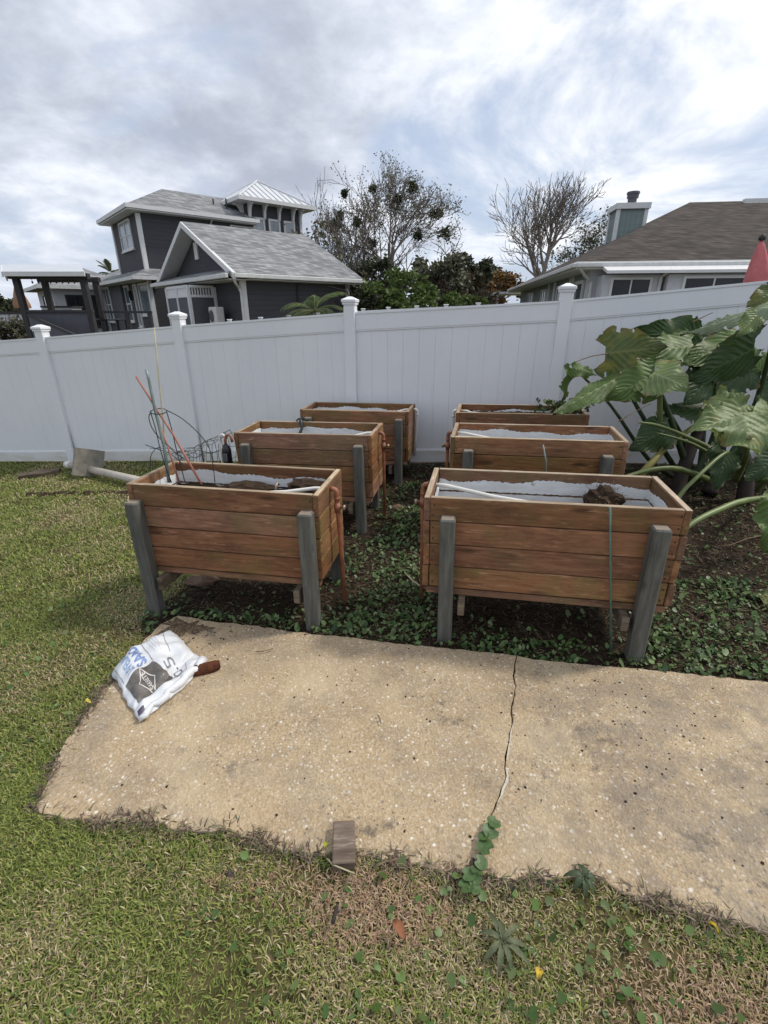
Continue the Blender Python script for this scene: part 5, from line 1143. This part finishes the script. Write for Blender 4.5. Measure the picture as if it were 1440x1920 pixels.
# ------------------------------------------------------------------ lawn, weeds and litter
M['grass']=leafmat('grass_blade',.6,.18)
def blades(xy,ln,wd,col,hmin,hmax,rs,z0=0.0):
    n=len(xy); a=rs.uniform(0,2*np.pi,n); d=np.stack([np.cos(a),np.sin(a)],1); s=np.stack([-d[:,1],d[:,0]],1)
    L=ln*rs.uniform(.6,1.25,n); el=rs.uniform(hmin,hmax,n); w=wd*rs.uniform(.7,1.3,n)
    b=np.concatenate([xy,(gz(xy[:,0],xy[:,1])+z0)[:,None]],1)
    def lvl(t,lift,half):
        p=b.copy(); p[:,:2]+=d*(L*np.cos(el)*t)[:,None]; p[:,2]+=L*np.sin(el)*lift; q=p.copy(); p[:,:2]-=s*(half*w)[:,None]; q[:,:2]+=s*(half*w)[:,None]; return p,q
    p0,q0=lvl(0,0,.45); p1,q1=lvl(.5,.66,.5); t_,_=lvl(1.0,.9,0); t_[:,2]-=.1*L*rs.uniform(0,1,n)
    V=np.stack([p0,q0,p1,q1,t_],1).reshape(-1,3); k=np.arange(n)[:,None]*5
    F=np.concatenate([k+np.array([[0,1,3]]),k+np.array([[0,3,2]]),k+np.array([[2,3,4]])],0); return V,F,np.repeat(col,5,0)
def nzf(x,y,f,ph): return np.sin(f*x+ph)*np.cos(f*.83*y-ph*1.7)+.6*np.sin(f*2.1*x-1.3*f*y+ph*2)+.4*np.sin(3.7*f*y+f*1.9*x)
G_=np.array([(.205,.248,.050),(.165,.21,.042),(.26,.29,.070),(.10,.145,.034),(.32,.32,.105)]); S_=np.array([(.46,.37,.20),(.37,.29,.165),(.54,.46,.29),(.30,.22,.13)])
def lawn_region(x,y):
    return (~inpoly(x,y,slab_poly))&(bed(x,y)<.5)
def scatter(x0,x1,y0,y1,dens,rs):
    n=int((x1-x0)*(y1-y0)*dens); return rs.uniform(x0,x1,n),rs.uniform(y0,y1,n)
def in_view(x,y,m=.25):
    # keep what the camera or a step to its side can see
    d=y*math.cos(PITCH)+1.9*math.sin(PITCH); return (np.abs(x)<(720/FPX)*d*1.0+m+.25)
def lawn():
    rs=np.random.RandomState(5); Vs=[];Fs=[];Ts=[]; off=0
    for (x0,x1,y0,y1,dens,ln,wd,zz) in ((-1.9,1.9,.35,1.5,34000,.029,.0034,0),(-3.3,-1.2,1.1,3.0,22000,.029,.0040,0),(-5.2,-1.1,3.0,5.0,9000,.04,.006,0),(-7.2,-.6,5.0,7.9,5000,.04,.009,0),(1.9,3.0,.35,1.3,4000,.055,.006,0)):
        x,y=scatter(x0,x1,y0,y1,dens,rs); k=lawn_region(x,y)&in_view(x,y); x,y=x[k],y[k]
        # thin, dead patches next to the slab and in spots
        front=np.clip((1.5-y)/.4,0,1)*np.clip((x+1.6)/.6,0,1); dead=np.clip(.23+.05*front+.20*nzf(x,y,1.9,1.0)+.16*nzf(x,y,6.0,2.2),0,1)
        thin=rs.uniform(0,1,len(x))<np.clip(.82+.35*nzf(x,y,5.0,4.0),.35,1); x,y,dead=x[thin],y[thin],dead[thin]
        pink=np.exp(-(((x-.95)/.35)**2+((y-.72)/.13)**2))+np.exp(-(((x+.05)/.3)**2+((y-.95)/.12)**2))+.8*np.exp(-(((x+.35)/.35)**2+((y-1.05)/.06)**2))
        dead=np.clip(dead+.55*pink,0,.93); isd=rs.uniform(0,1,len(x))<dead
        col=np.where(isd[:,None],S_[rs.randint(0,len(S_),len(x))],G_[rs.randint(0,len(G_),len(x))])*rs.uniform(.75,1.25,(len(x),1))
        jit=rs.normal(0,.018,(2,len(x)))
        x,y=x+jit[0]*0,y+jit[1]*0
        col=np.where((isd&(pink>.4))[:,None],col*np.array([1.0,.88,.95]),col)
        xy=np.stack([x,y],1); V,F,T=blades(xy,ln,wd,col,.12,1.0,rs,zz); Vs.append(V);Fs.append(F+off);Ts.append(T); off+=len(V)
    me=npmesh('lawn_grass',np.concatenate(Vs),np.concatenate(Fs),M['grass'],np.concatenate(Ts)); print('grass tris',sum(len(f) for f in Fs)); tag(link('lawn_grass',me),'short patchy lawn with straw coloured dead blades','grass',kind='stuff')
lawn()
def edge_fringe():
    # thatch and runners creeping over the slab edge
    rs=np.random.RandomState(31); pts=np.array(slab_front_l+slab_front_r[len(slab_front_r)//5:]); k=rs.randint(0,len(pts),5200); P=pts[k]+rs.normal(0,.017,(5200,2))
    dn=.5+.5*np.sin(P[:,0]*11)*np.cos(P[:,1]*9+1)+.35*np.sin(P[:,0]*37); m=rs.uniform(0,1,len(P))<np.clip(dn,.12,1); P=P[m]; n=len(P)
    pal=np.array([(.16,.11,.075),(.10,.07,.05),(.28,.22,.15),(.12,.14,.05),(.06,.045,.035),(.22,.16,.12)]); col=pal[rs.randint(0,len(pal),n)]*rs.uniform(.7,1.3,(n,1))
    V,F,T=blades(P,.045,.0036,col,.02,.5,rs,.014); tag(link('edge_thatch',npmesh('edge_thatch',V,F,M['grass'],T)),'dry brown thatch creeping over the slab edge','thatch',kind='stuff')
edge_fringe()
def round_leaves(x,y,size,col,rs,zmin,zmax,tilt=.45,cup=.18):
    n=len(x); k=8; a=np.arange(k)/k*2*np.pi; s=size*(.35+1.1*rs.uniform(0,1,n)**1.6); rot=rs.uniform(0,2*np.pi,n)
    tx=rs.normal(0,tilt,n); ty=rs.normal(0,tilt,n); z=gz(x,y)+rs.uniform(zmin,zmax,n)
    c=np.stack([x,y,z],1); rr=np.ones((n,k)); rr[:,0]=.45; rr+=rs.uniform(-.08,.08,(n,k))
    lx=np.cos(a)[None]*rr*s[:,None]/2; ly=np.sin(a)[None]*rr*s[:,None]/2
    X=lx*np.cos(rot)[:,None]-ly*np.sin(rot)[:,None]; Y=lx*np.sin(rot)[:,None]+ly*np.cos(rot)[:,None]; Z=X*tx[:,None]+Y*ty[:,None]+cup*s[:,None]*.35
    V=np.concatenate([c[:,None,:],np.stack([c[:,0:1]+X,c[:,1:2]+Y,c[:,2:3]+Z],-1)],1).reshape(-1,3)
    b=(np.arange(n)*(k+1))[:,None]; F=np.concatenate([np.concatenate([b,b+1+j,b+1+(j+1)%k],1) for j in range(k)],0); return V,F,np.repeat(col,k+1,0)
M['weed']=leafmat('weed_leaf',.42,.15)
W_=np.array([(.075,.135,.04),(.06,.11,.034),(.105,.17,.055),(.042,.078,.026),(.13,.18,.065),(.16,.20,.09)])
def under(x,y):
    u=np.zeros(x.shape,bool)
    for p,w,d in ((P_FR,1.37,.57),(P_FL,1.25,.52),(P_ML,1.275,.53),(P_BL,1.27,.53),(P_MR,1.37,.57),(P_BR,1.27,.53)):
        c,s=math.cos(-p.rotation_euler.z),math.sin(-p.rotation_euler.z); dx,dy=x-p.location.x,y-p.location.y; lx,ly=dx*c-dy*s,dx*s+dy*c; u|=(np.abs(lx)<w/2-.05)&(np.abs(ly)<d/2-.02)
    return u
def weeds():
    rs=np.random.RandomState(9); Vs=[];Fs=[];Ts=[];off=0
    def put(x,y,size,z0,z1,pal,tilt=.45):
        nonlocal off
        col=pal[rs.randint(0,len(pal),len(x))]*rs.uniform(.7,1.3,(len(x),1)); V,F,T=round_leaves(x,y,size,col,rs,z0,z1,tilt); Vs.append(V);Fs.append(F+off);Ts.append(T);off+=len(V)
    x,y=scatter(-1.7,4.6,1.7,6.2,2900,rs); k=(bed(x,y)>.5)&(~inpoly(x,y,slab_poly))&in_view(x,y); x,y=x[k],y[k]
    edge=np.exp(-((y-back_edge(x))/.22)**2); aisle=np.exp(-((x-(-.02+.19*(y-2.3)))/.30)**2)*(y<5.2); right=(x>1.55)*(y<3.0)*(y>1.6)
    dn=(.10+.85*edge+.80*aisle+.66*right)*np.clip(.9+.55*nzf(x,y,6,3),.15,1.6); dn=np.where(under(x,y),dn*.35,dn); dn=np.where((x>1.75)&(y>3.1),.08,dn)
    k=rs.uniform(0,1,len(x))<dn; x,y=x[k],y[k]; put(x,y,.027,.005,.04,W_,.5)
    tag(link('bed_weeds',npmesh('bed_weeds',np.concatenate(Vs),np.concatenate(Fs),M['weed'],np.concatenate(Ts),smooth=False)),'round leaved green weeds covering the soil between the planters','weeds',kind='stuff')
    Vs.clear();Fs.clear();Ts.clear();off=0
    x,y=scatter(-1.5,1.6,.45,1.35,900,rs); k=lawn_region(x,y)&in_view(x,y); x,y=x[k],y[k]; dn=np.clip(.25+.30*x+.25*nzf(x,y,3.3,.7),.03,.8); k=rs.uniform(0,1,len(x))<dn; x,y=x[k],y[k]
    put(x,y,.024,.006,.030,np.array([(.085,.145,.035),(.065,.12,.03),(.11,.165,.05),(.13,.17,.06)]),.4)
    x,y=scatter(-3.0,-1.3,1.2,3.2,160,rs); k=lawn_region(x,y); put(x[k],y[k],.022,.004,.022,W_*1.3,.4)
    tag(link('lawn_weeds',npmesh('lawn_weeds',np.concatenate(Vs),np.concatenate(Fs),M['weed'],np.concatenate(Ts))),'broad leaved weeds mixed into the front lawn','weeds',kind='stuff')
weeds()
def litter():
    rs=np.random.RandomState(14); r=random.Random(15)
    x,y=scatter(-1.7,4.4,1.6,6.0,2000,rs); k=(bed(x,y)>.5)&(~inpoly(x,y,slab_poly))&in_view(x,y); x,y=x[k],y[k]; n=len(x)
    a=rs.uniform(0,np.pi,n); L=rs.uniform(.012,.07,n); w=rs.uniform(.0015,.006,n); z=gz(x,y)+rs.uniform(.003,.014,n); d=np.stack([np.cos(a),np.sin(a),rs.normal(0,.18,n)],1); s=np.stack([-np.sin(a),np.cos(a),rs.normal(0,.3,n)],1); c=np.stack([x,y,z],1)
    V=np.stack([c-d*L[:,None]/2-s*w[:,None]/2,c+d*L[:,None]/2-s*w[:,None]*.3,c+d*L[:,None]/2+s*w[:,None]*.3,c-d*L[:,None]/2+s*w[:,None]/2],1).reshape(-1,3)
    pal=np.array([(.10,.065,.042),(.065,.042,.028),(.16,.115,.07),(.035,.025,.018),(.22,.165,.10),(.08,.045,.032)]); T=np.repeat(pal[rs.randint(0,len(pal),n)]*rs.uniform(.7,1.2,(n,1)),4,0)
    tag(link('bed_litter',npmesh('bed_litter',V,np.arange(4*n).reshape(n,4),M['grass'],T)),'brown mulch scraps and dry stems on the bed soil','leaf litter',kind='stuff')
    # crumbs of soil and bits on the slab
    m=MB()
    for _ in range(620):
        for _t in range(30):
            q=(r.uniform(-1.45,2.0),r.uniform(.95,2.6))
            if bool(inpoly(np.array(q[0]),np.array(q[1]),slab_poly)): break
        if r.random()<.45: q=(r.gauss(1.15,.35),r.gauss(1.75,.22))
        if r.random()<.36: q=(r.gauss(-1.22,.16),r.gauss(2.49,.09))
        if not bool(inpoly(np.array(q[0]),np.array(q[1]),slab_poly)): continue
        z=gzf(*q)+.016; s=.0012+.0036*r.random()**2.2; a=r.uniform(0,3.1); m.box(-s,s,-s*r.uniform(.5,1),s*.8,0,s*r.uniform(.6,1.1),0,Matrix.Translation((q[0],q[1],z))@Matrix.Rotation(a,4,'Z'))
    o=m.build('slab_crumbs',M['soil']); tag(o,'dark soil crumbs scattered on the concrete slab','crumbs',kind='stuff')
    # dirt wash where the slab meets the bed at the left corner
litter()
def stalk(name,label,cat,pts,rad,mat,group=None):
    P=[atg(x,y,dz) for x,y,dz in pts]; b=P[0]; o=MB().tube([p-b for p in P],rad,5).build(name,mat,None,True,loc=b); tag(o,label,cat,group)
def soil_spill():
    # loose dirt washed over the back left corner of the slab
    r=random.Random(44); c=Vector((-1.30,2.55,0)); V=[];F=[]; nr,na=7,40
    for i in range(nr+1):
        for j in range(na):
            a=2*math.pi*j/na; k=i/nr; rad=(.14+.035*math.sin(3*a+1)+.035*math.sin(7*a)+.025*math.sin(13*a))*k; x=c.x+rad*1.15*math.cos(a); y=c.y+rad*.62*math.sin(a)-.10*math.cos(a)*k*.35
            V.append((x,y,gzf(x,y)+.0155+(1-k)**.8*.016+r.uniform(-.003,.003)-(.012 if i==nr else 0)))
    for i in range(nr):
        for j in range(na): F.append((i*na+j,i*na+(j+1)%na,(i+1)*na+(j+1)%na,(i+1)*na+j))
    m=MB(); m.add(V,F); t=NT('spilled_dirt',.95,.1); p=t.pos(); t.col(t.ramp(t.noise(p,70,8,.75),[(.38,(.07,.05,.032)),(.5,(.17,.12,.075)),(.62,(.36,.26,.16))])); t.bump(t.noise(p,120,6,.7),.8,.01)
    tag(m.build('spilled_dirt',t.m,None,True),'loose brown dirt spilled over the back left corner of the slab','dirt',kind='stuff')
soil_spill()
stalk('fallen_twig','thin dry twig on the slab just above the bag','twig',[(478,1222,.03),(495,1221,.032),(512,1216,.03)],.0028,M['twig'])
stalk('fallen_twig','short dark twig in the middle of the slab','twig',[(708,1340,.03),(712,1347,.032),(714,1355,.03)],.003,M['twig'])
stalk('dry_stem','pale curved dry stem on the weeds between the front planters','stem',[(758,1073,.03),(775,1090,.05),(792,1101,.045),(806,1106,.03)],.005,M['stk_tan'])
stalk('dry_stem','long thin dry stem lying on soil right of the near right planter','stem',[(1345,1024,.03),(1370,1022,.04),(1400,1010,.05),(1432,1003,.03)],.004,M['twig'])
stalk('fallen_twig','dark stick half buried in the lawn below the wood block','twig',[(632,1700,.05),(628,1715,.055),(624,1732,.05)],.007,M['darkbark'])
stalk('fallen_twig','brown stick at the left front corner of the slab','twig',[(152,1527,.03),(155,1536,.04),(158,1545,.03)],.004,M['twig'])
stalk('fallen_twig','pale twig curling under the wood block','twig',[(613,1610,.04),(625,1622,.05),(645,1630,.05),(665,1638,.04)],.0028,M['stk_tan'])
stalk('fallen_stick','straight brown stick on bare soil above the white bag','stick',[(268,1212,.03),(285,1196,.035),(305,1182,.03)],.004,M['twig'])
stalk('fallen_twig','dark twig at the lawn edge right of the wood block','twig',[(700,1628,.04),(722,1616,.05),(745,1610,.04)],.003,M['twig'])
def disc_leaf(parent,o,c,size,tilt,mat,seed,name='leaf',k=14):
    r=random.Random(seed); V=[Vector((0,0,-size*.06))]; 
    for ring in (.5,1):
        for j in range(k):
            a=2*math.pi*j/k+.1; rr=size/2*ring*(.55 if (j==0 and ring==1) else 1)*(1+r.uniform(-.05,.05)); V.append(Vector((rr*math.cos(a),rr*math.sin(a),size*.05*ring*ring+r.uniform(-.001,.001))))
    Mx=Matrix.Rotation(r.uniform(0,6.28),3,'Z'); Mt=Matrix.Rotation(tilt[0],3,'X')@Matrix.Rotation(tilt[1],3,'Y'); V=[Mt@(Mx@v)+Vector(c)-o for v in V]
    F=[(0,1+j,1+(j+1)%k) for j in range(k)]; m=MB(); m.add(V,F+[(1+j,1+k+j,1+k+(j+1)%k,1+(j+1)%k) for j in range(k)]); return m.build(name,mat,parent,True)
M['penny']=plain('pennywort_leaf',(.055,.105,.028),.5,.3,50)
def crack_plant():
    b=atg(900,1590); root=empty('pennywort',b); tag(root,'row of round green pennywort leaves growing along the slab crack','weed')
    for k,(x,y,s) in enumerate(((926,1542,22),(920,1558,24),(908,1568,18),(910,1588,25),(902,1617,20),(893,1632,17),(878,1640,20),(890,1645,20),(874,1662,22),(889,1665,18))):
        p=atg(x,y,.05); disc_leaf(root,b,p,s/890*2.05*1.1,(.25*math.sin(k*2.1)-.1,.25*math.cos(k*1.3)),M['penny'],k); MB().tube([atg(x-4,y+4,.0)-b,p-b],.0015,4).build('stalk',M['stem'],root)
    p=atg(886,1618,.04); disc_leaf(root,b,p,.032,(.5,.5),M['darkbark'],20,'dead_leaf')
crack_plant()
def rosette(name,label,px,py,n,ln,w,mat,seed):
    r=random.Random(seed); b=atg(px,py,.01); root=empty(name,b); tag(root,label,'weed')
    for k in range(n):
        a=2*math.pi*k/n+r.uniform(-.25,.25); l=ln*r.uniform(.75,1.15); m=MB(); V=[]; q=10
        for i in range(q+1):
            t=i/q; ww=w*(.25+.75*math.sin(math.pi*min(1,t*1.02))**.8)*(1+.28*(i%2)); z=.03+.05*t-.075*t*t
            for s in (-1,0,1): V.append((math.cos(a)*l*t-math.sin(a)*ww*s,math.sin(a)*l*t+math.cos(a)*ww*s,z+(.006 if s else 0)))
        m.add(V,[(3*i+j,3*i+j+1,3*i+4+j,3*i+3+j) for i in range(q) for j in range(2)]); m.build('leaf',mat,root,True)
rosette('rosette_weed','flat grey green rosette weed with toothed leaves in the front lawn',940,1775,9,.085,.008,plain('rosette_leaf',(.10,.115,.055),.7,.35,40),3)
rosette('rosette_weed','small dark green rosette weed touching the front edge of the slab',1092,1655,7,.06,.009,plain('rosette_dark_leaf',(.05,.075,.03),.6,.25,40),4)
def dead_leaf(label,px,py,ln,w,c,seed,rot):
    r=random.Random(seed); p=atg(px,py,.045); m=MB(); V=[]
    for i in range(9):
        t=i/8; ww=w*math.sin(math.pi*min(max(t,.03),.97))**.7
        for s in (-1,0,1): V.append(((t-.5)*ln,ww*s,.012*abs(s)+.014*math.sin(t*4)+r.uniform(-.002,.002)))
    m.add(V,[(3*i+j,3*i+j+1,3*i+4+j,3*i+3+j) for i in range(8) for j in range(2)]); o=m.build('fallen_leaf',plain('dead_leaf_%d'%seed,c,.7,.3,40),None,True,loc=p,rot=(0,0,R(rot))); tag(o,label,'leaf')
dead_leaf('curled reddish brown dead leaf in the middle of the front lawn',748,1745,.06,.016,(.22,.085,.035),1,-50)
dead_leaf('bright yellow leaf lying in the front lawn weeds',1010,1827,.035,.011,(.50,.34,.03),2,60)
dead_leaf('tiny yellow leaf at the left edge of the slab',165,1319,.03,.012,(.50,.42,.05),3,20)
dead_leaf('small yellow leaf beside the wood block',612,1587,.03,.011,(.30,.30,.03),4,80)
dead_leaf('yellow leaf among weeds near the right front edge of the slab',1337,1742,.035,.006,(.50,.38,.03),5,-40)
dead_leaf('dark curled leaf near the lawn edge left of the wood block',432,1645,.03,.012,(.05,.035,.03),6,10)
dead_leaf('black leaf scrap at the slab edge below the crack',960,1668,.03,.010,(.02,.018,.018),7,70)
